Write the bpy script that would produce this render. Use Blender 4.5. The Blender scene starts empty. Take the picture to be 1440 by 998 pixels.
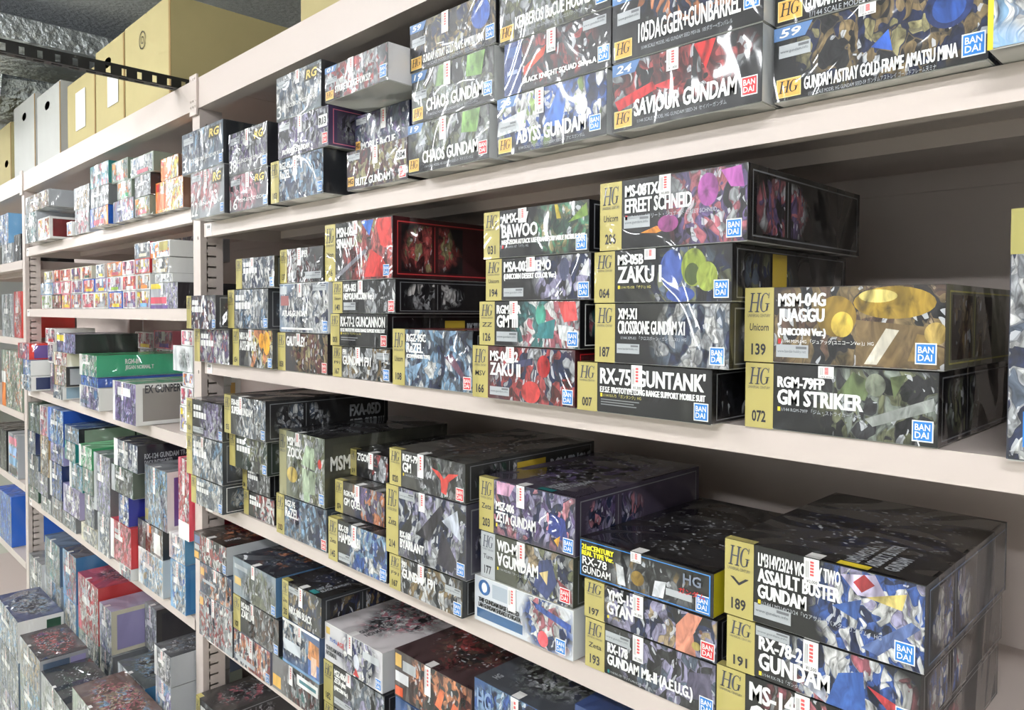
import bpy, math, random
from mathutils import Matrix, Vector

random.seed(7)
scene = bpy.context.scene
col = scene.collection

# ------------------------------------------------------------------ camera
cam_data = bpy.data.cameras.new('camera')
cam = bpy.data.objects.new('camera', cam_data)
col.objects.link(cam)
cam_data.sensor_width = 36.0
cam_data.lens = 1049.23 / 1440.0 * 36.0
cam_data.shift_y = -(499.0 - 467.63) / 1440.0
cam_data.clip_start = 0.02
cam.matrix_world = Matrix(((0.703433, -0.02238, 0.710409, 0.0),
                           (0.710745, 0.015295, -0.703284, -0.747),
                           (0.004874, 0.999633, 0.026665, 1.55),
                           (0, 0, 0, 1)))
scene.camera = cam

# ------------------------------------------------------------------ world, exposure
world = bpy.data.worlds.new('world')
scene.world = world
world.use_nodes = True
bgn = world.node_tree.nodes['Background']
bgn.inputs[0].default_value = (0, 0, 0, 1)      # closed room: all light comes from its lamps
bgn.inputs[1].default_value = 0.0
scene.view_settings.view_transform = 'Standard'
scene.view_settings.look = 'None'
scene.view_settings.gamma = 1.0
scene.view_settings.use_curve_mapping = False
scene.view_settings.exposure = 0.62
TUBE_STRENGTH = 88.0          # fluorescent tubes of the ceiling fixtures

# ------------------------------------------------------------------ colour helpers
def lin(c):
    c = c / 255.0
    return c / 12.92 if c <= 0.04045 else ((c + 0.055) / 1.055) ** 2.4
def rgb(*c):
    if len(c) == 1:
        c = c[0]
    return (lin(c[0]), lin(c[1]), lin(c[2]))
N = {'black': (20, 20, 23), 'dark': (38, 38, 44), 'char': (60, 60, 66), 'grey': (128, 130, 134), 'silver': (178, 182, 188),
     'white': (238, 238, 236), 'cream': (226, 220, 196), 'gold': (172, 160, 88), 'red': (196, 40, 44), 'dred': (110, 28, 32),
     'pink': (232, 128, 150), 'rose': (205, 90, 110), 'orange': (238, 130, 40), 'yellow': (236, 210, 50), 'lime': (150, 190, 60),
     'green': (70, 165, 110), 'dgreen': (46, 84, 66), 'teal': (40, 135, 135), 'sky': (120, 175, 220), 'blue': (40, 100, 200),
     'navy': (32, 48, 96), 'purple': (110, 84, 150), 'lav': (168, 160, 206), 'brown': (112, 78, 58), 'tan': (190, 160, 110),
     'olive': (120, 125, 80), 'sage': (140, 152, 138), 'steel': (92, 110, 134), 'bronze': (150, 120, 60)}
def C(c):
    return rgb(N[c]) if isinstance(c, str) else rgb(c)

# ------------------------------------------------------------------ materials
def new_mat(name):
    m = bpy.data.materials.new(name)
    m.use_nodes = True
    nt = m.node_tree
    return m, nt, nt.nodes, nt.links, nt.nodes['Principled BSDF']

def math_node(n, l, op, a, b=None, clamp=False):
    x = n.new('ShaderNodeMath'); x.operation = op; x.use_clamp = clamp
    for i, s in enumerate((a, b)):
        if s is None: continue
        if isinstance(s, (int, float)): x.inputs[i].default_value = s
        else: l.new(s, x.inputs[i])
    return x.outputs[0]

def film(n, l, bsdf, weight=.85):
    """clear shrink film: glossy coat with long soft wrinkles"""
    geo = n.new('ShaderNodeNewGeometry')
    mp = n.new('ShaderNodeMapping'); mp.inputs['Scale'].default_value = (7, 7, 4)
    mp.inputs['Rotation'].default_value = (0.0, 0.35, 0.2)
    l.new(geo.outputs['Position'], mp.inputs['Vector'])
    no = n.new('ShaderNodeTexNoise'); no.inputs['Scale'].default_value = 1.0
    no.inputs['Detail'].default_value = 1.0; no.inputs['Roughness'].default_value = 0.55; no.inputs['Distortion'].default_value = 1.2
    l.new(mp.outputs[0], no.inputs['Vector'])
    bu = n.new('ShaderNodeBump'); bu.inputs['Strength'].default_value = 1.0; bu.inputs['Distance'].default_value = 0.07
    l.new(no.outputs['Fac'], bu.inputs['Height'])
    bsdf.inputs['Coat Weight'].default_value = weight
    bsdf.inputs['Coat Roughness'].default_value = 0.075
    bsdf.inputs['Coat IOR'].default_value = 1.52
    l.new(bu.outputs[0], bsdf.inputs['Coat Normal'])

def mat_print(name='printed_card', gloss=True):
    m, nt, n, l, b = new_mat(name)
    at = n.new('ShaderNodeAttribute'); at.attribute_name = 'Col'
    l.new(at.outputs['Color'], b.inputs['Base Color'])
    b.inputs['Roughness'].default_value = 0.42
    b.inputs['Specular IOR Level'].default_value = 0.4
    if gloss: film(n, l, b)
    return m

def mat_art():
    m, nt, n, l, b = new_mat('cover_art_print')
    def obj_attr(nm):
        a = n.new('ShaderNodeAttribute'); a.attribute_type = 'OBJECT'; a.attribute_name = nm
        return a
    tc = n.new('ShaderNodeTexCoord')
    seed = obj_attr('seed')
    add = n.new('ShaderNodeVectorMath'); add.operation = 'ADD'
    l.new(tc.outputs['Object'], add.inputs[0]); l.new(seed.outputs['Vector'], add.inputs[1])
    nz = n.new('ShaderNodeTexNoise'); nz.inputs['Scale'].default_value = 22; nz.inputs['Detail'].default_value = 2
    l.new(add.outputs[0], nz.inputs['Vector'])
    sub = n.new('ShaderNodeVectorMath'); sub.operation = 'SUBTRACT'; l.new(nz.outputs['Color'], sub.inputs[0]); sub.inputs[1].default_value = (.5, .5, .5)
    sc = n.new('ShaderNodeVectorMath'); sc.operation = 'SCALE'; l.new(sub.outputs[0], sc.inputs[0]); sc.inputs['Scale'].default_value = 0.035
    warp = n.new('ShaderNodeVectorMath'); warp.operation = 'ADD'; l.new(add.outputs[0], warp.inputs[0]); l.new(sc.outputs[0], warp.inputs[1])
    mp = n.new('ShaderNodeMapping'); l.new(warp.outputs[0], mp.inputs['Vector'])
    mp.inputs['Rotation'].default_value = (0.3, 0.75, 0.2); mp.inputs['Scale'].default_value = (1, 1, .42)
    v1 = n.new('ShaderNodeTexVoronoi'); v1.feature = 'SMOOTH_F1'; v1.inputs['Smoothness'].default_value = .22; v1.inputs['Scale'].default_value = 105; l.new(mp.outputs[0], v1.inputs['Vector'])
    s1 = n.new('ShaderNodeSeparateColor'); l.new(v1.outputs['Color'], s1.inputs[0])
    v2 = n.new('ShaderNodeTexVoronoi'); v2.inputs['Scale'].default_value = 260; l.new(mp.outputs[0], v2.inputs['Vector'])
    s2 = n.new('ShaderNodeSeparateColor'); l.new(v2.outputs['Color'], s2.inputs[0])
    ve = n.new('ShaderNodeTexVoronoi'); ve.feature = 'DISTANCE_TO_EDGE'; ve.inputs['Scale'].default_value = 105; l.new(mp.outputs[0], ve.inputs['Vector'])
    cs = [obj_attr('c%d' % i) for i in range(4)]
    def mix(fac, a, bb, blend='MIX'):
        x = n.new('ShaderNodeMix'); x.data_type = 'RGBA'; x.blend_type = blend
        if isinstance(fac, (int, float)): x.inputs[0].default_value = fac
        else: l.new(fac, x.inputs[0])
        for i, s in ((6, a), (7, bb)):
            if isinstance(s, tuple): x.inputs[i].default_value = s
            else: l.new(s, x.inputs[i])
        return x.outputs[2]
    lo = n.new('ShaderNodeTexNoise'); lo.inputs['Scale'].default_value = 30; lo.inputs['Detail'].default_value = 1.5; l.new(warp.outputs[0], lo.inputs['Vector'])
    sel = math_node(n, l, 'ADD', math_node(n, l, 'MULTIPLY', s1.outputs[0], .45), math_node(n, l, 'MULTIPLY', math_node(n, l, 'SUBTRACT', lo.outputs['Fac'], .22), 1.0))
    c = mix(math_node(n, l, 'GREATER_THAN', sel, .38), cs[0].outputs['Color'], cs[1].outputs['Color'])
    c = mix(math_node(n, l, 'GREATER_THAN', sel, .52), c, cs[2].outputs['Color'])
    c = mix(math_node(n, l, 'GREATER_THAN', sel, .68), c, cs[3].outputs['Color'])
    fn = n.new('ShaderNodeTexNoise'); fn.inputs['Scale'].default_value = 120; fn.inputs['Detail'].default_value = 4; fn.inputs['Distortion'].default_value = .8; l.new(mp.outputs[0], fn.inputs['Vector'])
    shade = math_node(n, l, 'ADD', math_node(n, l, 'MULTIPLY', math_node(n, l, 'SUBTRACT', fn.outputs['Fac'], .5), 3.2), .72)
    shade = math_node(n, l, 'MAXIMUM', shade, .12)
    vm = n.new('ShaderNodeVectorMath'); vm.operation = 'SCALE'; l.new(c, vm.inputs[0]); l.new(shade, vm.inputs['Scale'])
    c2 = mix(math_node(n, l, 'MULTIPLY', math_node(n, l, 'GREATER_THAN', s2.outputs[0], .95), .7), vm.outputs[0], (.62, .64, .68, 1))
    c3 = mix(math_node(n, l, 'MULTIPLY', math_node(n, l, 'LESS_THAN', ve.outputs['Distance'], .05), .45), c2, (.02, .02, .026, 1))
    # picture fades into the plain ground colour of the print
    ctr = obj_attr('centre'); ex = obj_attr('extent')
    d = n.new('ShaderNodeVectorMath'); d.operation = 'SUBTRACT'; l.new(tc.outputs['Object'], d.inputs[0]); l.new(ctr.outputs['Vector'], d.inputs[1])
    dd = n.new('ShaderNodeVectorMath'); dd.operation = 'DIVIDE'; l.new(d.outputs[0], dd.inputs[0]); l.new(ex.outputs['Vector'], dd.inputs[1])
    ln = n.new('ShaderNodeVectorMath'); ln.operation = 'LENGTH'; l.new(dd.outputs[0], ln.inputs[0])
    r = math_node(n, l, 'ADD', ln.outputs['Value'], math_node(n, l, 'MULTIPLY', math_node(n, l, 'SUBTRACT', nz.outputs['Fac'], .5), .7))
    mr = n.new('ShaderNodeMapRange'); mr.inputs['From Min'].default_value = .8; mr.inputs['From Max'].default_value = 1.15
    mr.inputs['To Min'].default_value = 1; mr.inputs['To Max'].default_value = 0; l.new(r, mr.inputs['Value'])
    bgc = obj_attr('ground')
    fin = mix(mr.outputs[0], bgc.outputs['Color'], c3)
    l.new(fin, b.inputs['Base Color'])
    b.inputs['Roughness'].default_value = 0.4; b.inputs['Specular IOR Level'].default_value = 0.4
    film(n, l, b)
    return m

def mat_plain(name, colour, rough=.5, metal=0.0, noise=None, bump=None):
    m, nt, n, l, b = new_mat(name)
    b.inputs['Base Color'].default_value = (*C(colour), 1)
    b.inputs['Roughness'].default_value = rough; b.inputs['Metallic'].default_value = metal
    if noise or bump:
        tc = n.new('ShaderNodeTexCoord')
        nz = n.new('ShaderNodeTexNoise'); nz.inputs['Scale'].default_value = (noise or bump)[0]; nz.inputs['Detail'].default_value = 5
        l.new(tc.outputs['Object'], nz.inputs['Vector'])
        if noise:
            mx = n.new('ShaderNodeMix'); mx.data_type = 'RGBA'; l.new(nz.outputs['Fac'], mx.inputs[0])
            k = noise[1]; base = C(colour)
            mx.inputs[6].default_value = (*[x * (1 - k) for x in base], 1); mx.inputs[7].default_value = (*[min(1, x * (1 + k)) for x in base], 1)
            l.new(mx.outputs[2], b.inputs['Base Color'])
        if bump:
            nb = n.new('ShaderNodeTexNoise'); nb.inputs['Scale'].default_value = bump[0]; nb.inputs['Detail'].default_value = 6
            l.new(tc.outputs['Object'], nb.inputs['Vector'])
            bu = n.new('ShaderNodeBump'); bu.inputs['Strength'].default_value = bump[1]; bu.inputs['Distance'].default_value = bump[2]
            l.new(nb.outputs['Fac'], bu.inputs['Height']); l.new(bu.outputs[0], b.inputs['Normal'])
    return m

def mat_shape():
    m, nt, n, l, b = new_mat('painted_picture')
    at = n.new('ShaderNodeAttribute'); at.attribute_name = 'Col'
    tc = n.new('ShaderNodeTexCoord')
    mp = n.new('ShaderNodeMapping'); mp.inputs['Rotation'].default_value = (.3, .7, .2); mp.inputs['Scale'].default_value = (1, 1, .5); l.new(tc.outputs['Object'], mp.inputs['Vector'])
    nz = n.new('ShaderNodeTexNoise'); nz.inputs['Scale'].default_value = 75; nz.inputs['Detail'].default_value = 3; nz.inputs['Distortion'].default_value = 1.0; l.new(mp.outputs[0], nz.inputs['Vector'])
    k = math_node(n, l, 'ADD', math_node(n, l, 'MULTIPLY', math_node(n, l, 'SUBTRACT', nz.outputs['Fac'], .5), 2.6), .85)
    k = math_node(n, l, 'MAXIMUM', k, .15)
    vm = n.new('ShaderNodeVectorMath'); vm.operation = 'SCALE'; l.new(at.outputs['Color'], vm.inputs[0]); l.new(k, vm.inputs['Scale'])
    l.new(vm.outputs[0], b.inputs['Base Color']); b.inputs['Roughness'].default_value = .4; b.inputs['Specular IOR Level'].default_value = .4
    film(n, l, b)
    return m
M = {}
M['shape'] = mat_shape()
M['print'] = mat_print()
M['card'] = mat_print('matt_card', gloss=False)
M['art'] = mat_art()
M['steel'] = mat_plain('cream_painted_steel', (207, 194, 187), .4, 0, (3, .04))
M['cardboard'] = mat_plain('brown_cardboard', (182, 169, 122), .8, 0, (14, .06))
M['cardboard_white'] = mat_plain('white_cardboard', (190, 190, 186), .75, 0, (14, .04))
M['cardboard_shade'] = mat_plain('shaded_cardboard_side', (150, 122, 78), .85)  # darker brown standing for the shadow side of the cartons
M['paper'] = mat_plain('white_paper', (232, 230, 228), .7)
M['black_metal'] = mat_plain('black_painted_angle', (26, 26, 26), .45)
M['ceiling'] = mat_plain('sprayed_ceiling', (208, 210, 212), .95, 0, (60, .25), (55, .7, .02))
M['floor'] = mat_plain('vinyl_floor', (206, 206, 190), .35, 0, (8, .04))
M['wall'] = mat_plain('white_wall', (226, 226, 224), .8)
M['foil'] = mat_plain('aluminium_foil', (205, 210, 216), .28, 1.0, None, (28, .8, .03))
M['fixture'] = mat_plain('white_enamel', (236, 236, 236), .4)
mt, nt, n_, l_, b_ = new_mat('lit_tube')
b_.inputs['Emission Color'].default_value = (.96, .98, 1, 1); b_.inputs['Emission Strength'].default_value = TUBE_STRENGTH
M['tube'] = mt

# ------------------------------------------------------------------ mesh builder
class MB:
    def __init__(s):
        s.v = []; s.f = []; s.c = []; s.m = []
    def face(s, pts, colour=(.5, .5, .5), mi=0):
        i = len(s.v); s.v += [tuple(p) for p in pts]; s.f.append(tuple(range(i, i + len(pts)))); s.c.append(colour); s.m.append(mi)
    def box(s, x0, y0, z0, x1, y1, z1, colour=(.5, .5, .5), mi=0, skip=''):
        p = [(x0, y0, z0), (x1, y0, z0), (x1, y1, z0), (x0, y1, z0), (x0, y0, z1), (x1, y0, z1), (x1, y1, z1), (x0, y1, z1)]
        q = {'b': (3, 2, 1, 0), 't': (4, 5, 6, 7), 'f': (0, 1, 5, 4), 'r': (1, 2, 6, 5), 'k': (2, 3, 7, 6), 'l': (3, 0, 4, 7)}
        for k, idx in q.items():
            if k in skip: continue
            cc = colour[k] if isinstance(colour, dict) else colour
            s.face([p[i] for i in idx], cc, mi)
    def build(s, name, mats, parent=None):
        me = bpy.data.meshes.new(name)
        me.from_pydata(s.v, [], s.f)
        at = me.color_attributes.new('Col', 'FLOAT_COLOR', 'CORNER')
        buf = []
        for f, c in zip(s.f, s.c): buf += (list(c[:3]) + [1.0]) * len(f)
        at.data.foreach_set('color', buf)
        mats = mats if isinstance(mats, list) else [mats]
        for m in mats: me.materials.append(m)
        if len(mats) > 1: me.polygons.foreach_set('material_index', s.m)
        me.update()
        o = bpy.data.objects.new(name, me); col.objects.link(o)
        if parent: o.parent = parent
        return o

def empty(name, loc, rz=0.0):
    o = bpy.data.objects.new(name, None); col.objects.link(o)
    o.location = loc; o.rotation_euler = (0, 0, rz); o.empty_display_size = .03
    return o
def tag(o, label=None, cat=None, group=None, kind=None):
    if label: o['label'] = label
    if cat: o['category'] = cat
    if group: o['group'] = group
    if kind: o['kind'] = kind
    return o

# ------------------------------------------------------------------ lettering
_tc = {}
def glyphs(s, bold=0.0):
    """flat mesh of a string, scaled to a unit box; returns (verts, faces, aspect)"""
    k = (s, bold)
    if k in _tc: return _tc[k]
    cu = bpy.data.curves.new('t', 'FONT'); cu.body = s; cu.resolution_u = 2; cu.fill_mode = 'FRONT'; cu.offset = bold
    o = bpy.data.objects.new('t', cu)
    me = o.to_mesh()
    v = [(p.co.x, p.co.y) for p in me.vertices]; f = [tuple(p.vertices) for p in me.polygons]
    o.to_mesh_clear(); bpy.data.objects.remove(o); bpy.data.curves.remove(cu)
    if not v: _tc[k] = ([], [], 1); return _tc[k]
    x0 = min(p[0] for p in v); x1 = max(p[0] for p in v); y0 = min(p[1] for p in v); y1 = max(p[1] for p in v)
    _tc[k] = ([((p[0] - x0) / (x1 - x0), (p[1] - y0) / (y1 - y0)) for p in v], f, (x1 - x0) / (y1 - y0))
    return _tc[k]
def put_text(mb, s, fn, u0, v0, u1, v1, colour, bold=.02, slant=0.0, fat=0.0, off=.0006):
    """lettering stretched into a rectangle of a face; fn(u, v, off) -> local point"""
    v, f, a = glyphs(s, bold)
    for q_, sh in enumerate((0,) if not fat else (-fat, fat)):
        off += .00006 * q_
        pts = [fn(u0 + p[0] * (u1 - u0) + sh + slant * p[1] * (v1 - v0), v0 + p[1] * (v1 - v0), off) for p in v]
        i = len(mb.v); mb.v += pts
        for q in f: mb.f.append(tuple(i + k for k in q)); mb.c.append(colour); mb.m.append(0)

# box placement in metres: shelf, centre x, centre y, base z, width, depth, height
LAYOUT = {
'amatsu2': ('B', -0.2632, 0.1300, 1.7638, 0.1892, 0.300, 0.0748),
'amatsu1': ('B', -0.2633, 0.1300, 1.8398, 0.1879, 0.300, 0.0821),
'sky': ('B', -0.0638, 0.1250, 1.7638, 0.1994, 0.340, 0.2000),
'saviour': ('B', -0.4572, 0.1153, 1.7638, 0.1892, 0.300, 0.0793),
'dagger': ('B', -0.4574, 0.1153, 1.8443, 0.1906, 0.300, 0.0833),
'abyss': ('B', -0.6560, 0.1162, 1.7638, 0.1902, 0.300, 0.0786),
'knight': ('B', -0.6460, 0.1162, 1.8436, 0.1820, 0.300, 0.0699),
'kerberos': ('B', -0.6523, 0.1162, 1.9147, 0.1930, 0.300, 0.0780),
'chaos2': ('B', -0.8561, 0.1121, 1.7638, 0.1859, 0.300, 0.0759),
'chaos1': ('B', -0.8465, 0.1121, 1.8409, 0.1861, 0.300, 0.0771),
'amatsu3': ('B', -0.8473, 0.1121, 1.9192, 0.1933, 0.300, 0.0735),
'blitz': ('B', -1.0628, 0.1297, 1.7638, 0.1781, 0.300, 0.0677),
'bucue': ('B', -1.0841, 0.1550, 1.8327, 0.1628, 0.300, 0.0685),
'strike': ('B', -1.0369, 0.0720, 1.9025, 0.1820, 0.300, 0.0577),
'rezel1': ('B', -1.2974, 0.1099, 1.7638, 0.1989, 0.300, 0.0812),
'providence': ('B', -1.2739, 0.1099, 1.8462, 0.1861, 0.300, 0.0721),
'cross1': ('B', -1.2887, 0.1099, 1.9195, 0.1679, 0.300, 0.0848),
'zgok': ('B', -1.5083, 0.1147, 1.7638, 0.1782, 0.300, 0.0782),
'epyon': ('B', -1.5107, 0.1147, 1.8432, 0.1783, 0.300, 0.0900),
'sinanju22': ('B', -1.6928, 0.1050, 1.7638, 0.1822, 0.300, 0.1074),
'cross31': ('B', -1.7209, 0.1050, 1.8724, 0.2297, 0.300, 0.0966),
'bigwhite': ('C', -0.0552, 0.1319, 1.4293, 0.1894, 0.300, 0.2085),
'striker': ('C', -0.2989, 0.1460, 1.4293, 0.1873, 0.300, 0.0688),
'juaggu': ('C', -0.2974, 0.1460, 1.4993, 0.1938, 0.300, 0.0785),
'guntank': ('C', -0.5126, 0.1205, 1.4293, 0.1888, 0.300, 0.0600),
'crossx1': ('C', -0.4886, 0.1205, 1.4905, 0.1816, 0.300, 0.0710),
'zaku1': ('C', -0.4885, 0.1205, 1.5627, 0.1849, 0.300, 0.0616),
'efreet': ('C', -0.4760, 0.1205, 1.6255, 0.1937, 0.300, 0.0812),
'zaku166': ('C', -0.7076, 0.1200, 1.4293, 0.1933, 0.300, 0.0739),
'gm3': ('C', -0.6967, 0.1200, 1.5044, 0.1864, 0.300, 0.0613),
'nemo': ('C', -0.6815, 0.1200, 1.5669, 0.1906, 0.300, 0.0575),
'bawoo': ('C', -0.6857, 0.1200, 1.6255, 0.1915, 0.300, 0.0651),
'rezel108': ('C', -0.9276, 0.1401, 1.4293, 0.2010, 0.300, 0.0933),
'f91a': ('C', -1.1413, 0.1500, 1.4293, 0.1838, 0.300, 0.0571),
'guncannon': ('C', -1.1487, 0.1500, 1.4876, 0.1839, 0.300, 0.0589),
'unicorn140': ('C', -1.1337, 0.1500, 1.5477, 0.1983, 0.300, 0.0582),
'sinanju116': ('C', -1.1514, 0.1500, 1.6071, 0.2173, 0.300, 0.1067),
'methuss': ('C', -1.3447, 0.1470, 1.4293, 0.1963, 0.300, 0.0777),
'deltaplus': ('C', -1.3387, 0.1470, 1.5082, 0.1901, 0.300, 0.0985),
'armor137': ('C', -1.3466, 0.1470, 1.6079, 0.1695, 0.300, 0.0685),
'asshimar': ('C', -1.5386, 0.1363, 1.4293, 0.1879, 0.300, 0.0818),
'glare2': ('C', -1.5598, 0.1363, 1.5123, 0.1932, 0.300, 0.0858),
'glare1': ('C', -1.5248, 0.1363, 1.5993, 0.1784, 0.300, 0.0663),
'glare3': ('C', -1.7316, 0.1290, 1.4293, 0.1943, 0.300, 0.0784),
'white262': ('C', -1.7410, 0.1090, 1.5089, 0.1657, 0.300, 0.0777),
'gelgoog': ('D', -0.3191, 0.1430, 1.0938, 0.2033, 0.300, 0.0679),
'gundam191': ('D', -0.3118, 0.1430, 1.1629, 0.1946, 0.300, 0.0574),
'assault': ('D', -0.3119, 0.1430, 1.2215, 0.2014, 0.300, 0.0826),
'mk2': ('D', -0.5178, 0.1460, 1.0938, 0.1887, 0.300, 0.0633),
'gyan': ('D', -0.5182, 0.1460, 1.1583, 0.1916, 0.300, 0.0487),
'rx78': ('D', -0.5255, 0.1460, 1.2082, 0.1957, 0.300, 0.0506),
'baselimited': ('D', -0.7236, 0.1395, 1.0938, 0.1928, 0.300, 0.0675),
'turna': ('D', -0.7171, 0.1395, 1.1625, 0.1782, 0.300, 0.0673),
'zeta': ('D', -0.7179, 0.1395, 1.2311, 0.1854, 0.300, 0.0782),
'f91b': ('D', -0.9228, 0.1246, 1.0938, 0.1850, 0.300, 0.0571),
'byarlant': ('D', -0.9236, 0.1246, 1.1521, 0.2018, 0.300, 0.1133),
'gm020': ('D', -0.9202, 0.1246, 1.2666, 0.1897, 0.300, 0.0597),
'hambrabi': ('D', -1.1191, 0.1276, 1.0938, 0.1857, 0.300, 0.0785),
'quel': ('D', -1.1531, 0.1550, 1.1735, 0.1601, 0.300, 0.0606),
'z019': ('D', -1.1812, 0.1950, 1.2353, 0.1243, 0.300, 0.0505),
'rezel2': ('D', -1.3359, 0.1391, 1.0938, 0.1982, 0.300, 0.0818),
'zock': ('D', -1.3335, 0.1391, 1.1768, 0.1768, 0.300, 0.1326),
'last7': ('D', -1.5464, 0.1540, 1.0938, 0.1451, 0.300, 0.0548),
'zaku066': ('D', -1.5588, 0.1540, 1.1498, 0.1322, 0.300, 0.0560),
'under035': ('D', -1.5374, 0.1250, 1.2070, 0.1792, 0.300, 0.0748),
'super035': ('D', -1.5210, 0.1100, 1.2830, 0.1945, 0.300, 0.0844),
'blue703': ('D', -1.7185, 0.1100, 1.0938, 0.1748, 0.300, 0.0646),
'glare605': ('D', -1.7307, 0.1100, 1.1596, 0.2032, 0.300, 0.0968),
'box101': ('D', -1.7297, 0.1100, 1.2576, 0.2019, 0.300, 0.0835),
'red830': ('E', -1.7071, 0.1240, 0.7708, 0.1839, 0.300, 0.1051),
'blue790': ('E', -1.7051, 0.1240, 0.8771, 0.1766, 0.300, 0.0711),
'sword': ('E', -1.7356, 0.1240, 0.9494, 0.1837, 0.300, 0.0658),
'redyellow': ('E', -1.5256, 0.1260, 0.7708, 0.1717, 0.300, 0.0714),
'zaku107': ('E', -1.5079, 0.1260, 0.8434, 0.2109, 0.300, 0.0761),
'mask': ('E', -1.5137, 0.1260, 0.9207, 0.1994, 0.300, 0.0834),
'double0': ('E', -1.3425, 0.1289, 0.7708, 0.1873, 0.300, 0.0705),
'mercury': ('E', -1.3189, 0.1289, 0.8425, 0.1437, 0.300, 0.0891),
'black215': ('E', -1.3161, 0.1289, 0.9328, 0.1523, 0.300, 0.0764),
'hgunder': ('E', -1.1436, 0.1350, 0.7708, 0.1944, 0.300, 0.0431),
'zplus': ('E', -1.1434, 0.1350, 0.8151, 0.1980, 0.300, 0.0786),
'age2': ('E', -1.1444, 0.1350, 0.8949, 0.1875, 0.300, 0.0710),
'bluehg': ('E', -0.9219, 0.1380, 0.7708, 0.1904, 0.300, 0.1335),
'origin': ('E', -0.9216, 0.1380, 0.9055, 0.1953, 0.300, 0.0793),
'bluehg2b': ('E', -0.7271, 0.1400, 0.7708, 0.1859, 0.300, 0.1501),
'bluehg2': ('E', -0.7277, 0.1400, 0.9221, 0.1857, 0.300, 0.0839),
'bluelast_f': ('E', -0.5420, 0.1400, 0.7708, 0.1621, 0.300, 0.1738),
'bluelast': ('E', -0.5431, 0.1400, 0.9458, 0.1619, 0.300, 0.0939),
'f1a': ('F', -1.7699, 0.1300, 0.4308, 0.1316, 0.300, 0.0636),
'f1': ('F', -1.7692, 0.1300, 0.4956, 0.1330, 0.300, 0.1095),
'b1': ('B2', -3.3075, 0.0181, 1.8078, 0.1761, 0.130, 0.1124),
'b2': ('B2', -3.2135, 0.0181, 1.9214, 0.3436, 0.130, 0.0610),
'b3': ('B2', -3.1349, 0.0369, 1.8078, 0.1656, 0.160, 0.0788),
'b5': ('B2', -2.8995, 0.0305, 1.8078, 0.0609, 0.100, 0.0465),
'b6': ('B2', -2.7905, 0.0557, 1.8078, 0.1535, 0.130, 0.0824),
'b7': ('B2', -2.7938, 0.0557, 1.8914, 0.1728, 0.130, 0.0737),
'b8': ('B2', -2.5081, 0.0280, 1.8078, 0.1760, 0.130, 0.0575),
'b9': ('B2', -2.5013, 0.0280, 1.8665, 0.1710, 0.130, 0.0598),
'b10': ('B2', -2.5030, 0.0280, 1.9275, 0.1778, 0.130, 0.0678),
'b11': ('B2', -2.3144, 0.0360, 1.8078, 0.1760, 0.130, 0.0609),
'b12': ('B2', -2.3015, 0.0360, 1.8699, 0.1226, 0.130, 0.0526),
'b13': ('B2', -2.3413, 0.0360, 1.9238, 0.1421, 0.130, 0.0609),
'b14': ('B2', -2.1498, 0.0330, 1.8078, 0.1150, 0.130, 0.0508),
'b15': ('B2', -2.1451, 0.0330, 1.8598, 0.1217, 0.130, 0.0573),
'b16': ('B2', -2.1502, 0.0330, 1.9183, 0.1764, 0.130, 0.0524),
'b17': ('B2', -1.9893, 0.0450, 1.8078, 0.1862, 0.130, 0.0794),
'b18': ('B2', -1.9839, 0.0450, 1.8884, 0.1173, 0.130, 0.0562),
'c0_0': ('C2', -3.3207, 0.0600, 1.5568, 0.1474, 0.110, 0.0518),
'c1_0': ('C2', -3.3140, 0.0600, 1.6098, 0.1784, 0.110, 0.0449),
'c2_0': ('C2', -3.2900, 0.0600, 1.6560, 0.1242, 0.110, 0.0435),
'c0_1': ('C2', -3.1727, 0.0600, 1.5568, 0.1270, 0.110, 0.0519),
'c1_1': ('C2', -3.1703, 0.0600, 1.6099, 0.0974, 0.110, 0.0450),
'c2_1': ('C2', -3.1657, 0.0600, 1.6560, 0.0727, 0.110, 0.0435),
'c0_2': ('C2', -3.0490, 0.0600, 1.5568, 0.1098, 0.110, 0.0519),
'c1_2': ('C2', -3.0502, 0.0600, 1.6099, 0.1338, 0.110, 0.0449),
'c2_2': ('C2', -3.0550, 0.0600, 1.6561, 0.1396, 0.110, 0.0435),
'c0_3': ('C2', -2.9204, 0.0600, 1.5568, 0.1282, 0.110, 0.0519),
'c1_3': ('C2', -2.9118, 0.0600, 1.6099, 0.1310, 0.110, 0.0450),
'c2_3': ('C2', -2.9211, 0.0600, 1.6561, 0.1196, 0.110, 0.0435),
'c0_4': ('C2', -2.7837, 0.0600, 1.5568, 0.1339, 0.110, 0.0520),
'c1_4': ('C2', -2.7744, 0.0600, 1.6100, 0.1260, 0.110, 0.0450),
'c2_4': ('C2', -2.7982, 0.0600, 1.6561, 0.1149, 0.110, 0.0435),
'c0_5': ('C2', -2.6429, 0.0600, 1.5568, 0.1388, 0.110, 0.0520),
'c1_5': ('C2', -2.6446, 0.0600, 1.6100, 0.1169, 0.110, 0.0450),
'c2_5': ('C2', -2.6501, 0.0600, 1.6562, 0.0877, 0.110, 0.0435),
'c0_6': ('C2', -2.5021, 0.0600, 1.5568, 0.1274, 0.110, 0.0521),
'c1_6': ('C2', -2.5128, 0.0600, 1.6101, 0.1384, 0.110, 0.0449),
'c2_6': ('C2', -2.5098, 0.0600, 1.6562, 0.1347, 0.110, 0.0435),
'c0_7': ('C2', -2.3740, 0.0600, 1.5568, 0.1144, 0.110, 0.0521),
'c1_7': ('C2', -2.3755, 0.0600, 1.6101, 0.1257, 0.110, 0.0449),
'c2_7': ('C2', -2.3834, 0.0600, 1.6562, 0.1075, 0.110, 0.0435),
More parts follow.
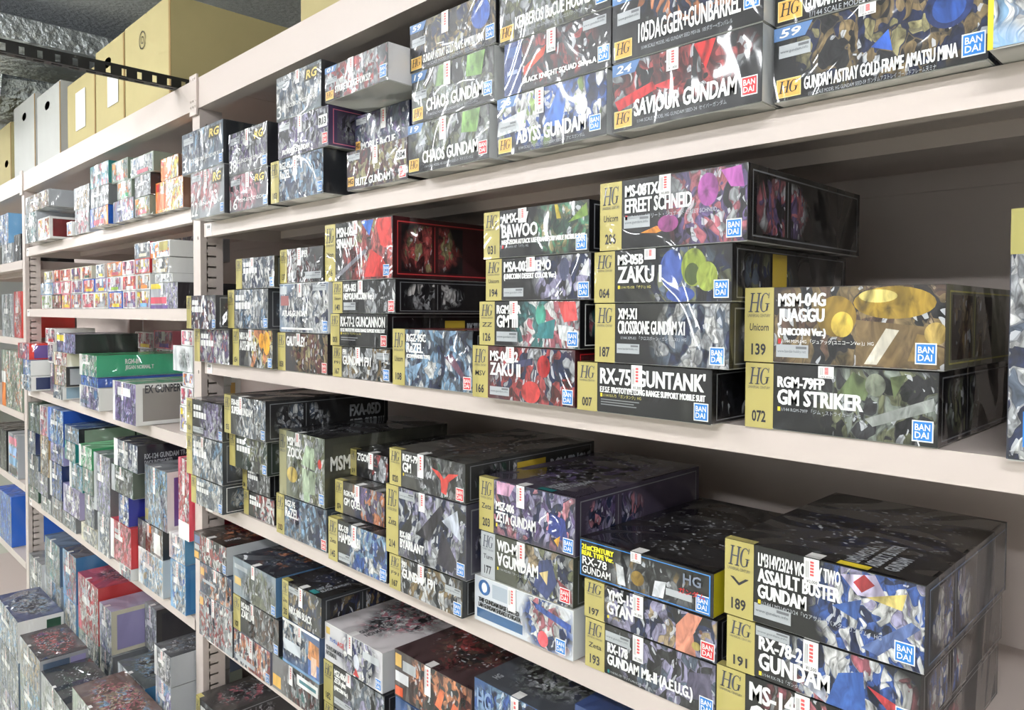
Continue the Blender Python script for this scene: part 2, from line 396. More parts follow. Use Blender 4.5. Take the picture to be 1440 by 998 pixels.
'c0_8': ('C2', -2.2587, 0.0600, 1.5568, 0.1090, 0.110, 0.0521),
'c1_8': ('C2', -2.2546, 0.0600, 1.6101, 0.1029, 0.110, 0.0449),
'c2_8': ('C2', -2.2638, 0.0600, 1.6563, 0.1231, 0.110, 0.0435),
'c4a': ('C2', -2.2645, 0.0600, 1.7009, 0.1265, 0.110, 0.0442),
'cbig': ('C2', -2.1000, 0.1050, 1.5568, 0.1958, 0.200, 0.0691),
'ca1': ('C2', -2.0997, 0.0550, 1.6271, 0.1286, 0.100, 0.0235),
'ca2': ('C2', -2.1224, 0.0550, 1.6518, 0.1254, 0.100, 0.0430),
'ca3': ('C2', -2.1245, 0.0550, 1.6960, 0.1412, 0.100, 0.0448),
'cb1': ('cbigtop', -2.2908, 0.1750, 1.6271, 0.0983, 0.110, 0.0684),
'cb2': ('cbigtop', -2.2633, 0.1750, 1.6967, 0.1396, 0.110, 0.0716),
'd3': ('D2', -3.4886, 0.1100, 1.2308, 0.1501, 0.280, 0.0592),
'd2': ('D2', -3.4778, 0.1100, 1.2912, 0.1164, 0.280, 0.0611),
'd1': ('D2', -3.5326, 0.1100, 1.3535, 0.1881, 0.280, 0.0635),
'd6': ('D2', -3.3609, 0.1000, 1.2308, 0.0504, 0.140, 0.1118),
'd5': ('D2', -3.3797, 0.1000, 1.3438, 0.0763, 0.140, 0.0760),
'd4': ('D2', -3.3777, 0.1000, 1.4210, 0.1486, 0.140, 0.0588),
'd9': ('D2', -3.0668, 0.0800, 1.2308, 0.1231, 0.200, 0.0490),
'd8': ('D2', -3.0317, 0.0800, 1.2810, 0.1487, 0.200, 0.0706),
'd7': ('D2', -3.0296, 0.0800, 1.3528, 0.1671, 0.200, 0.0478),
'd11': ('D2', -2.9562, 0.0800, 1.4019, 0.2320, 0.200, 0.0673),
'd14': ('D2', -2.6925, 0.1200, 1.2308, 0.2079, 0.280, 0.0727),
'd13': ('D2', -2.6862, 0.1200, 1.3047, 0.1840, 0.280, 0.0310),
'd12': ('D2', -2.6999, 0.1200, 1.3369, 0.1854, 0.280, 0.0695),
'exbox': ('D2', -2.2848, 0.1100, 1.2308, 0.1938, 0.300, 0.1163),
'e1': ('D2', -3.0798, 0.3550, 1.2308, 0.1727, 0.150, 0.1180),
'e2': ('D2', -3.0395, 0.3550, 1.3500, 0.1692, 0.150, 0.0515),
'e3': ('D2', -3.0778, 0.3550, 1.4027, 0.2037, 0.150, 0.0650),
'e4': ('D2', -2.8327, 0.3550, 1.2308, 0.1871, 0.150, 0.1273),
'e5': ('D2', -2.8746, 0.3550, 1.3593, 0.1521, 0.150, 0.0487),
'e6': ('D2', -2.8777, 0.3550, 1.4092, 0.1878, 0.150, 0.0683),
'e7': ('D2', -1.9899, 0.0700, 1.2308, 0.0850, 0.100, 0.0697),
'e8': ('D2', -1.9866, 0.0700, 1.3017, 0.0800, 0.100, 0.0486),
'e9': ('D2', -1.9763, 0.0700, 1.3515, 0.0700, 0.100, 0.0376),
'e9p': ('D2', -2.0110, 0.0700, 1.3903, 0.1320, 0.100, 0.0681),
'e10': ('D2', -1.9816, 0.0700, 1.4596, 0.0749, 0.100, 0.0403),
'p1a': ('E2', -3.5426, 0.1400, 0.7728, 0.1681, 0.280, 0.0512),
'p1': ('E2', -3.5402, 0.1400, 0.8252, 0.1730, 0.280, 0.1367),
'p2': ('E2', -3.5604, 0.1400, 0.9631, 0.1326, 0.280, 0.0913),
'p3': ('E2', -3.5200, 0.1400, 1.0555, 0.1753, 0.280, 0.1149),
'p4a': ('E2', -3.2953, 0.1300, 0.7728, 0.1485, 0.280, 0.0554),
'p4': ('E2', -3.3451, 0.1300, 0.8294, 0.1521, 0.280, 0.0806),
'p5': ('E2', -3.3104, 0.1300, 0.9112, 0.1203, 0.280, 0.1525),
'p6': ('E2', -3.3221, 0.1300, 1.0649, 0.1070, 0.280, 0.1157),
'p7a': ('E2', -3.1426, 0.1400, 0.7728, 0.1374, 0.300, 0.0781),
'p7': ('E2', -3.1510, 0.1400, 0.8521, 0.1649, 0.300, 0.1328),
'p8': ('E2', -3.1337, 0.1400, 0.9862, 0.1756, 0.300, 0.0682),
'p9': ('E2', -3.1452, 0.1400, 1.0556, 0.2066, 0.300, 0.1298),
'p10a': ('E2', -2.9799, 0.1400, 0.7728, 0.1713, 0.300, 0.0546),
'p10': ('E2', -2.9500, 0.1400, 0.8286, 0.2039, 0.300, 0.0999),
'p11': ('E2', -2.8880, 0.1400, 0.9297, 0.1557, 0.300, 0.0889),
'p12': ('E2', -2.9599, 0.1400, 1.0198, 0.1333, 0.300, 0.0670),
'p13': ('E2', -2.9372, 0.1400, 1.0880, 0.1733, 0.300, 0.0554),
'p14a': ('E2', -2.7425, 0.1400, 0.7728, 0.1778, 0.300, 0.0579),
'p14': ('E2', -2.7361, 0.1400, 0.8319, 0.1044, 0.300, 0.1067),
'p15': ('E2', -2.7546, 0.1400, 0.9398, 0.1076, 0.300, 0.0817),
'p16': ('E2', -2.7773, 0.1400, 1.0227, 0.1429, 0.300, 0.0730),
'p17': ('E2', -2.5880, 0.1400, 0.7728, 0.1153, 0.300, 0.1283),
'p18': ('E2', -2.6002, 0.1400, 0.9023, 0.1639, 0.300, 0.1889),
'p19a': ('E2', -2.3228, 0.1200, 0.7728, 0.0973, 0.300, 0.0344),
'p19': ('E2', -2.3580, 0.1200, 0.8084, 0.1796, 0.300, 0.1174),
'p20': ('E2', -2.3290, 0.1200, 0.9269, 0.0868, 0.300, 0.0855),
'p21': ('E2', -2.3416, 0.1200, 1.0137, 0.1878, 0.300, 0.0782),
'p22': ('E2', -2.3093, 0.1200, 1.0931, 0.2012, 0.300, 0.0793),
'p23': ('E2', -2.1695, 0.1380, 0.7728, 0.1898, 0.300, 0.1037),
'p24': ('E2', -2.1695, 0.1380, 0.8777, 0.1939, 0.300, 0.0801),
'p25': ('E2', -2.1233, 0.1380, 0.9590, 0.1673, 0.300, 0.1630),
'p26': ('E2', -1.9689, 0.0980, 0.7728, 0.1003, 0.220, 0.1272),
'p27': ('E2', -1.9742, 0.0980, 0.9012, 0.1054, 0.220, 0.0669),
'p28': ('E2', -1.9263, 0.0980, 0.9693, 0.0690, 0.220, 0.2066),
'q1_f0': ('G0', -3.1949, -0.0900, 0.0008, 0.3414, 0.140, 0.1602),
'q1_f1': ('G0', -3.1949, -0.0900, 0.1614, 0.3414, 0.140, 0.1602),
'q1': ('G0', -3.1949, -0.0900, 0.3219, 0.3414, 0.140, 0.1447),
'q2_f0': ('G0', -2.6666, -0.1350, 0.0008, 0.2556, 0.130, 0.1308),
'q2_f1': ('G0', -2.6666, -0.1350, 0.1320, 0.2556, 0.130, 0.1308),
'q2_f2': ('G0', -2.6666, -0.1350, 0.2632, 0.2556, 0.130, 0.1308),
'q2': ('G0', -2.6666, -0.1350, 0.3944, 0.2556, 0.130, 0.1131),
'q3_f0': ('G0', -2.3704, -0.1350, 0.0008, 0.3162, 0.130, 0.1471),
'q3_f1': ('G0', -2.3704, -0.1350, 0.1483, 0.3162, 0.130, 0.1471),
'q3': ('G0', -2.3704, -0.1350, 0.2958, 0.3162, 0.130, 0.1871),
'q5_f0': ('G0', -2.0298, -0.1350, 0.0008, 0.3402, 0.130, 0.1269),
'q5_f1': ('G0', -2.0298, -0.1350, 0.1281, 0.3402, 0.130, 0.1269),
'q5_f2': ('G0', -2.0298, -0.1350, 0.2555, 0.3402, 0.130, 0.1269),
'q5': ('G0', -2.0298, -0.1350, 0.3828, 0.3402, 0.130, 0.1727),
'q1t_f0': ('G2', -3.5221, 0.1400, 0.0608, 0.2092, 0.280, 0.1392),
'q1t_f1': ('G2', -3.5221, 0.1400, 0.2004, 0.2092, 0.280, 0.1392),
'q1t': ('G2', -3.5221, 0.1400, 0.3399, 0.2092, 0.280, 0.1937),
'q4b_f0': ('G2', -3.2581, 0.1400, 0.0608, 0.2384, 0.280, 0.1184),
'q4b_f1': ('G2', -3.2581, 0.1400, 0.1796, 0.2384, 0.280, 0.1184),
'q4b': ('G2', -3.2581, 0.1400, 0.2984, 0.2384, 0.280, 0.2132),
'q4': ('G2', -3.2601, 0.1400, 0.5129, 0.2175, 0.280, 0.1533),
'q6b_f0': ('G2', -3.0230, 0.1400, 0.0608, 0.1560, 0.280, 0.1609),
'q6b_f1': ('G2', -3.0230, 0.1400, 0.2221, 0.1560, 0.280, 0.1609),
'q6b': ('G2', -3.0230, 0.1400, 0.3834, 0.1560, 0.280, 0.1209),
'q6': ('G2', -3.0246, 0.1400, 0.5055, 0.1698, 0.280, 0.1692),
'q7_f0': ('G2', -2.8027, 0.1400, 0.0608, 0.2278, 0.280, 0.1258),
'q7_f1': ('G2', -2.8027, 0.1400, 0.1870, 0.2278, 0.280, 0.1258),
'q7_f2': ('G2', -2.8027, 0.1400, 0.3131, 0.2278, 0.280, 0.1258),
'q7': ('G2', -2.8027, 0.1400, 0.4393, 0.2278, 0.280, 0.1940),
'q8_f0': ('G2', -2.6100, 0.1400, 0.0608, 0.1310, 0.280, 0.1307),
'q8_f1': ('G2', -2.6100, 0.1400, 0.1919, 0.1310, 0.280, 0.1307),
'q8_f2': ('G2', -2.6100, 0.1400, 0.3229, 0.1310, 0.280, 0.1307),
'q8': ('G2', -2.6152, 0.1400, 0.4540, 0.1206, 0.280, 0.1408),
'q12_f0': ('G2', -2.4959, 0.2400, 0.0608, 0.0936, 0.280, 0.1309),
'q12_f1': ('G2', -2.4959, 0.2400, 0.1921, 0.0936, 0.280, 0.1309),
'q12_f2': ('G2', -2.4855, 0.2400, 0.3234, 0.0729, 0.280, 0.1309),
'q12': ('G2', -2.5011, 0.2400, 0.4547, 0.1040, 0.280, 0.1479),
'q9_f0': ('G2', -2.1840, 0.0150, 0.0608, 0.2204, 0.150, 0.1636),
'q9_f1': ('G2', -2.1840, 0.0150, 0.2248, 0.2204, 0.150, 0.1636),
'q9': ('G2', -2.1840, 0.0150, 0.3887, 0.2204, 0.150, 0.1568),
'q11b_f0': ('G2', -1.9432, 0.0150, 0.0608, 0.1038, 0.150, 0.1487),
'q11b_f1': ('G2', -1.9432, 0.0150, 0.2099, 0.1038, 0.150, 0.1487),
'q11b_f2': ('G2', -1.9432, 0.0150, 0.3590, 0.1038, 0.150, 0.1487),
'q11b': ('G2', -1.9432, 0.0150, 0.5082, 0.1038, 0.150, 0.1051),
'q11': ('G2', -1.9460, 0.0150, 0.6144, 0.1094, 0.150, 0.0767),
'r1': ('B3', -3.9606, 0.1000, 1.7614, 0.2123, 0.200, 0.0843),
'r1b': ('B3', -4.0804, 0.1000, 1.8469, 0.2976, 0.200, 0.1355),
'r2': ('B3', -3.7638, 0.1000, 1.7614, 0.1232, 0.200, 0.1127),
'r3': ('C3', -3.9769, 0.1250, 1.4316, 0.2143, 0.250, 0.1906),
'r4': ('C3', -3.7731, 0.1000, 1.4316, 0.1371, 0.200, 0.1996),
'r5': ('D3', -3.9070, 0.1250, 1.1130, 0.3891, 0.250, 0.2573),
'r6': ('E3', -3.8999, 0.1000, 0.8120, 0.1805, 0.200, 0.1895),
'r7': ('E3', -4.1971, 0.1000, 0.8120, 0.3303, 0.200, 0.1878),
'r8': ('F3', -4.0996, 0.1250, 0.4806, 0.3030, 0.250, 0.2280),
}

# ------------------------------------------------------------------ room shell
def slab(name, x0, y0, z0, x1, y1, z1, mat):
    mb = MB(); mb.box(x0, y0, z0, x1, y1, z1); o = mb.build(name, mat); tag(o, kind='structure'); return o
slab('floor', -15, -6.2, -.05, 3.2, 3.6, 0, M['floor'])
slab('ceiling', -15, -6.2, 2.75, 3.2, 3.6, 2.8, M['ceiling'])
slab('wall_back', -15, 3.5, 0, 3.2, 3.6, 2.75, M['wall'])
slab('wall_front', -15, -6.3, 0, 3.2, -6.2, 2.75, M['wall'])
slab('wall_right', 3.1, -6.2, 0, 3.2, 3.5, 2.75, M['wall'])
slab('wall_left', -15, -6.2, 0, -14.9, 3.5, 2.75, M['wall'])

# ceiling lights over the aisle
LIGHT_SPOTS = [(x, y) for y in (-1.75, -3.4) for x in (-9.0, -5.8, -2.6, .6)]
LIGHT_LABELS = 'twin tube fluorescent ceiling light over the shop floor'
for i, (lx, ly) in enumerate(LIGHT_SPOTS):
    e = empty('ceiling_light_offscreen', (lx, ly, 2.75))
    tag(e, LIGHT_LABELS, 'ceiling light', 'twin tube ceiling lights')
    mb = MB(); mb.box(-.62, -.10, -.055, .62, .10, -.0005); mb.build('housing', M['fixture'], e)
    for s in (-.055, .055):
        mb = MB()
        for k in range(10):
            a0, a1 = 2 * math.pi * k / 10, 2 * math.pi * (k + 1) / 10
            p = [(x, s + .014 * math.cos(a), -.074 + .014 * math.sin(a)) for x, a in ((-.59, a0), (.59, a0), (.59, a1), (-.59, a1))]
            mb.face(p)
        mb.build('tube_offscreen', M['tube'], e)

# foil wrapped duct and tie bar above the aisle
mb = MB()
for k in range(24):
    y0 = -3.0 + k * .25
    mb.box(-3.82, y0, 2.56, -3.3, y0 + .2495, 2.645)
for k in range(8):
    mb.box(-3.825, -2.9 + k * .8, 2.555, -3.295, -2.86 + k * .8, 2.65)
tag(mb.build('air_duct', M['foil']), 'flat foil wrapped air duct under the rough grey ceiling', 'duct')
mb = MB()
for k in range(26):
    y0 = -3.0 + k * .23
    for a in range(12):
        a0, a1 = 2 * math.pi * a / 12, 2 * math.pi * (a + 1) / 12
        r0, r1 = .15 + .012 * (k % 2), .2 + .012 * ((k + 1) % 2)
        mb.face([(-4.3 + 1.6 * r0 * math.cos(a0), y0, 2.60 + .9 * r0 * math.sin(a0)), (-4.3 + 1.6 * r1 * math.cos(a0), y0 + .23, 2.60 + .9 * r1 * math.sin(a0)),
                 (-4.3 + 1.6 * r1 * math.cos(a1), y0 + .23, 2.60 + .9 * r1 * math.sin(a1)), (-4.3 + 1.6 * r0 * math.cos(a1), y0, 2.60 + .9 * r0 * math.sin(a1))])
tag(mb.build('insulated_duct', M['foil']), 'wide crinkled foil insulated duct beyond the flat duct', 'duct')

bar = empty('tie_bar', (-2.0, -1.2, 2.119))
tag(bar, 'black slotted steel angle bar crossing the aisle above the shelving', 'steel bar')
mb = MB()
mb.box(-.001, -1.4, .004, .001, 1.3, .011); mb.box(-.001, -1.4, .029, .001, 1.3, .037)
pitch = .036
for k in range(75):
    y = -1.4 + k * pitch
    mb.box(-.001, y, .011, .001, y + pitch - .011, .029)
mb.build('upright_flange', M['black_metal'], bar)
mb = MB()
for k in range(75):
    y = -1.4 + k * pitch
    mb.box(.001, y, .0005, .030, y + pitch - .022, .003); mb.box(.001, y + pitch - .022, .0005, .011, y + pitch, .003); mb.box(.019, y + pitch - .022, .0005, .030, y + pitch, .003)
mb.build('flat_flange', M['black_metal'], bar)

# ------------------------------------------------------------------ steel shelving
DEPTH = .46
POST_W, POST_D = .043, .056
POSTS = {'right': .082, 'middle': -1.8635, 'left': -3.655, 'far': -5.46}
SLOT_Z = [.14 + k * .0262 for k in range(72)]
HOLE_Z = (.52, .78, 1.07, 1.40, 1.73)
def make_post(parent, xc):
    """folded steel upright: hollow, keyhole slots cut through the side, bolt holes through the front"""
    x0, x1, top, t = xc - POST_W / 2, xc + POST_W / 2, 2.0445, .0016
    mb = MB()
    hx0, hx1 = xc + .004, xc + .009
    mb.box(x0, 0, 0, hx0, t, top); mb.box(hx1, 0, 0, x1, t, top)                 # front face around the bolt holes
    z = 0
    for h in HOLE_Z + (9,):
        mb.box(hx0, 0, z, hx1, t, min(top, h - .004)); z = h + .004
    mb.box(x0, t, 0, x0 + t, POST_D, top); mb.box(x0 + t, POST_D - t, 0, x1 - t, POST_D, top); mb.box(x0, 0, top, x1, POST_D, top + .0003)
    ya, yb, yc = .015, .0185, .039                                               # slotted side face
    mb.box(x1 - t, t, 0, x1, ya, top); mb.box(x1 - t, yc, 0, x1, POST_D, top)
    z1 = z2 = 0
    for s in SLOT_Z + [9]:
        mb.box(x1 - t, ya, z1, x1, yb, min(top, s - .010)); z1 = s + .010
        mb.box(x1 - t, yb, z2, x1, yc, min(top, s - .0022)); z2 = s + .0022
    p = mb.build('upright', M['steel'], parent)
    mb = MB(); mb.box(x0, DEPTH - POST_D, 0, x1, DEPTH, top); mb.build('upright', M['steel'], parent)
    return p
def shelf_board(parent, x0, x1, ztop, lip=.032, tagx=True):
    mb = MB()
    mb.box(x0, .0, ztop - lip, x1, .003, ztop)                      # front lip
    mb.box(x0, .003, ztop - .003, x1, DEPTH, ztop)                  # deck
    mb.box(x0, .003, ztop - lip, x1, .02, ztop - lip + .002)        # returned edge
    mb.box(x0, DEPTH - .003, ztop - lip, x1, DEPTH, ztop - .003)    # back lip
    mb.box(x0 + .002, DEPTH * .5 - .03, ztop - .022, x1 - .002, DEPTH * .5 + .03, ztop - .0031)   # stiffener
    mb.box(x0, .0, ztop - lip, x0 + .0015, DEPTH, ztop - .003); mb.box(x1 - .0015, 0, ztop - lip, x1, DEPTH, ztop - .003)
    b = mb.build('shelf_board', M['steel'], parent)
    if tagx:
        t = MB(); W = C((236, 232, 230))
        t.box(x0 + .016, -.0008, ztop - lip + .002, x0 + .046, -.0001, ztop - .004, W)
        G = C((120, 118, 116)); P = C((220, 170, 170))
        for q in range(3): t.box(x0 + .021 + q * .006, -.0011, ztop - .014, x0 + .0255 + q * .006, -.0009, ztop - .007, G)
        t.box(x0 + .021, -.0011, ztop - .018, x0 + .037, -.0009, ztop - .016, P)
        t.build('price_label', M['card'], b)
    return b
def top_beam(parent, x0, x1):
    mb = MB()
    mb.box(x0, -.002, 2.045, x1, .0, 2.119); mb.box(x0, 0, 2.045, x1, .035, 2.048); mb.box(x0, 0, 2.104, x1, DEPTH, 2.119); mb.box(x0, DEPTH - .03, 2.045, x1, DEPTH, 2.104)
    mb.build('top_beam', M['steel'], parent)
def splice(parent, xc):
    """splice plate over the beam joint, bolt holes cut through it"""
    mb = MB(); y0, y1 = -.0075, -.0024; zs = (2.05, 2.064, 2.117); xs = (-.014, .0, .012); z = 2.03
    for h in zs + (None,):
        mb.box(xc - .021, y0, z, xc + .021, y1, 2.128 if h is None else h - .003)
        if h is None: break
        x = -.021
        for hx in xs + (.023,):
            mb.box(xc + x, y0, h - .003, xc + hx - .002, y1, h + .003); x = hx + .002
        z = h + .003
    mb.build('splice_plate', M['steel'], parent)

GAP = .0255
def bay(label, xl, xr, zs, lips, posts, tagx=True):
    e = empty('steel_shelving', ((xl + xr) / 2, 0, 0)); e.location = (0, 0, 0)
    tag(e, label, 'shelving', 'cream steel shelving bays')
    for p in posts: make_post(e, p)
    a, b = xl + POST_W / 2, xr - POST_W / 2
    for z, lp in zip(zs, lips): shelf_board(e, a + .004 + (GAP - .004) * 0.8, b - .004, z, lp, tagx)
    top_beam(e, xl + .001, xr - .001)
    for p in posts: splice(e, p)
    mb = MB(); mb.box(a + .002, DEPTH + .001, .05, b - .002, DEPTH + .006, 2.04); mb.build('back_panel', M['steel'], e)
    return e
bay('cream steel shelving bay holding the big gold striped kit boxes', POSTS['middle'], POSTS['right'], (1.763, 1.4285, 1.093, .770, .43, .06), (.033, .030, .031, .030, .03, .05), [POSTS['right'], POSTS['middle']])
bay('cream steel shelving bay with the crowded shelf of tiny toy boxes', POSTS['left'], POSTS['middle'], (1.807, 1.556, 1.230, .772, .06), (.035, .031, .032, .03, .05), [POSTS['left']])
bay('cream steel shelving bay holding the tall red box, beyond the tiny toy boxes', POSTS['far'], POSTS['left'], (1.7606, 1.4308, 1.1122, .8112, .4798, .06), (.036, .03, .03, .03, .03, .05), [POSTS['far']], False)

# ------------------------------------------------------------------ cartons stored on top of the shelving
def carton(label, x0, x1, h, d, mat, hole=None, notes=(), y=.012, shade_strip=True):
    w = x1 - x0
    e = empty('storage_carton', ((x0 + x1) / 2, y + d / 2, 2.1195))
    tag(e, label, 'cardboard box', 'cartons on top of the shelving')
    mb = MB(); mb.box(-w / 2, -d / 2, 0, w / 2, d / 2, h, skip='f' if hole else '')
    if hole:
        cx, cz = -w / 2 + hole[0] * w, hole[1] * h
        ang = sorted([2 * math.pi * k / 20 for k in range(20)] + [math.atan2(zz - cz, xx - cx) % (2 * math.pi) for xx in (-w / 2, w / 2) for zz in (0, h)])
        def inner(t): return (cx + .036 * math.cos(t), -d / 2, cz + .016 * math.sin(t))
        def outer(t):
            c, s = math.cos(t), math.sin(t)
            k = 9.0
            if abs(c) > 1e-9: k = min(k, ((w / 2 if c > 0 else -w / 2) - cx) / c)
            if abs(s) > 1e-9: k = min(k, ((h if s > 0 else 0) - cz) / s)
            return (cx + k * c, -d / 2, cz + k * s)
        for q in range(len(ang)):
            t0, t1 = ang[q], ang[(q + 1) % len(ang)]
            mb.face([inner(t0), outer(t0), outer(t1), inner(t1)])
    mb.build('carton_body', mat, e)
    mb = MB()
    mb.box(-w / 2, -d / 2, h, -.002, d / 2, h + .004); mb.box(.002, -d / 2, h, w / 2, d / 2, h + .004); mb.build('top_flap', mat, e)
    if shade_strip:
        mb = MB(); mb.box(w / 2 - .012, -d / 2 - .0015, 0, w / 2, -d / 2 - .0002, h); mb.build('shaded_side_strip', M['cardboard_shade'], e)  # painted strip along the front corner imitates the carton's shaded side
    for (cx, cz, nw, nh) in notes:
        mb = MB(); mb.box(-w / 2 + cx * w - nw / 2, -d / 2 - .0028, cz * h - nh / 2, -w / 2 + cx * w + nw / 2, -d / 2 - .0018, cz * h + nh / 2); mb.build('paper_note', M['paper'], e)
    return e
carton('large brown cardboard carton with a round stamp, tallest on the shelving', -2.415, -2.055, .265, .44, M['cardboard'], None)
st = MB()
for k in range(14):
    a0, a1 = 2 * math.pi * k / 14, 2 * math.pi * (k + 1) / 14
    for r0, r1 in ((.022, .026), (.008, .011)):
        st.face([(r0 * math.cos(a0), -.222, r0 * math.sin(a0)), (r1 * math.cos(a0), -.222, r1 * math.sin(a0)), (r1 * math.cos(a1), -.222, r1 * math.sin(a1)), (r0 * math.cos(a1), -.222, r0 * math.sin(a1))], C((70, 66, 52)))
so = st.build('round_stamp', M['card'], [o for o in bpy.data.objects if o.name.startswith('storage_carton')][-1]); so.location = (-.03, 0, .2)
carton('brown cardboard carton with hand hole and paper note beside the tallest carton', -2.70, -2.418, .262, .42, M['cardboard'], (.42, .8), [(.62, .45, .1, .10)])
carton('brown cardboard carton with a taped paper note behind the black bar', -3.03, -2.703, .225, .42, M['cardboard'], None, [(.5, .52, .11, .13)])
carton('white cardboard carton with hand hole and torn tape between brown cartons', -3.46, -3.12, .27, .40, M['cardboard_white'], (.45, .8))
carton('white cardboard carton with hand hole at the far shelving joint', -3.86, -3.49, .30, .40, M['cardboard_white'], (.5, .8))
carton('tan cardboard carton with dark straps on the far shelving bay', -4.4, -3.92, .26, .40, M['cardboard'], (.8, .35))
carton('brown cardboard carton set back on top above the boxes tagged 59', -1.62, -1.28, .23, .30, M['cardboard'], None, (), .15)

# ------------------------------------------------------------------ kit boxes
def quad(mb, fn, u0, v0, u1, v1, colour, off=.0003):
    mb.face([fn(u0, v0, off), fn(u1, v0, off), fn(u1, v1, off), fn(u0, v1, off)], colour)
def ring(mb, fn, u0, v0, u1, v1, tu, tv, colour, off=.0005):
    quad(mb, fn, u0, v0, u1, v0 + tv, colour, off); quad(mb, fn, u0, v1 - tv, u1, v1, colour, off)
    quad(mb, fn, u0, v0 + tv, u0 + tu, v1 - tv, colour, off); quad(mb, fn, u1 - tu, v0 + tv, u1, v1 - tv, colour, off)
def disc(mb, fn, cu, cv, ru, rv, colour, off=.0004, n=22):
    pts = []
    for k in range(n):
        t = 2 * math.pi * k / n
        pts.append(fn(min(.998, max(.002, cu + ru * math.cos(t))), min(.995, max(.005, cv + rv * math.sin(t))), off))
    mb.face(pts, colour)
def monogram(mb, fn, u0, v0, u1, v1, colour, off=.0008):
    """two serif capitals H and G drawn with thick and thin strokes"""
    W = u1 - u0; Hh = v1 - v0; sl = .10
    def P(x, y): return fn(u0 + (x + sl * y) * W, v0 + y * Hh, off)
    def R(x0, y0, x1, y1): mb.face([P(x0, y0), P(x1, y0), P(x1, y1), P(x0, y1)], colour)
    R(.06, 0, .14, 1); R(.36, 0, .44, 1); R(.14, .47, .36, .53)
    for x in (.0, .30):
        R(x, 0, x + .2, .05); R(x, .95, x + .2, 1)
    n = 16
    for k in range(n):
        a0 = math.radians(50 + 290 * k / n); a1 = math.radians(50 + 290 * (k + 1) / n)
        def rr(a): 
            t = .04 + .055 * abs(math.cos(a)) if math.cos(a) < 0 else .035
            return t
        q = []
        for a in (a0, a1):
            q.append((.70 + .21 * math.cos(a), .5 + .5 * math.sin(a))); 
        i0 = (.70 + (.21 - rr(a0)) * math.cos(a0), .5 + (.5 - .05) * math.sin(a0)); i1 = (.70 + (.21 - rr(a1)) * math.cos(a1), .5 + (.5 - .05) * math.sin(a1))
        mb.face([P(*q[0]), P(*q[1]), P(*i1), P(*i0)], colour)
    R(.80, .08, .87, .45); R(.74, .42, .93, .46); R(.84, .72, .87, 1)

BLUE_BADGE = C((38, 128, 210)); RED_BADGE = C((214, 44, 54)); WHITE = C('white'); INK = C((36, 36, 46)); GOLD = C((184, 171, 100)); GUNM = C((66, 70, 84))
def set_art(o, pal, seed, centre, extent, ground, keep=.7, lum=.76):
    for i, c in enumerate(pal):
        c = C(c); g = .3 * c[0] + .59 * c[1] + .11 * c[2]
        o['c%d' % i] = tuple(min(.95, (keep * x + (1 - keep) * g) * lum) for x in c)
    rs = random.Random(seed); o['seed'] = (rs.uniform(0, 9), rs.uniform(0, 9), rs.uniform(0, 9))
    o['centre'] = centre; o['extent'] = extent; o['ground'] = C(ground)

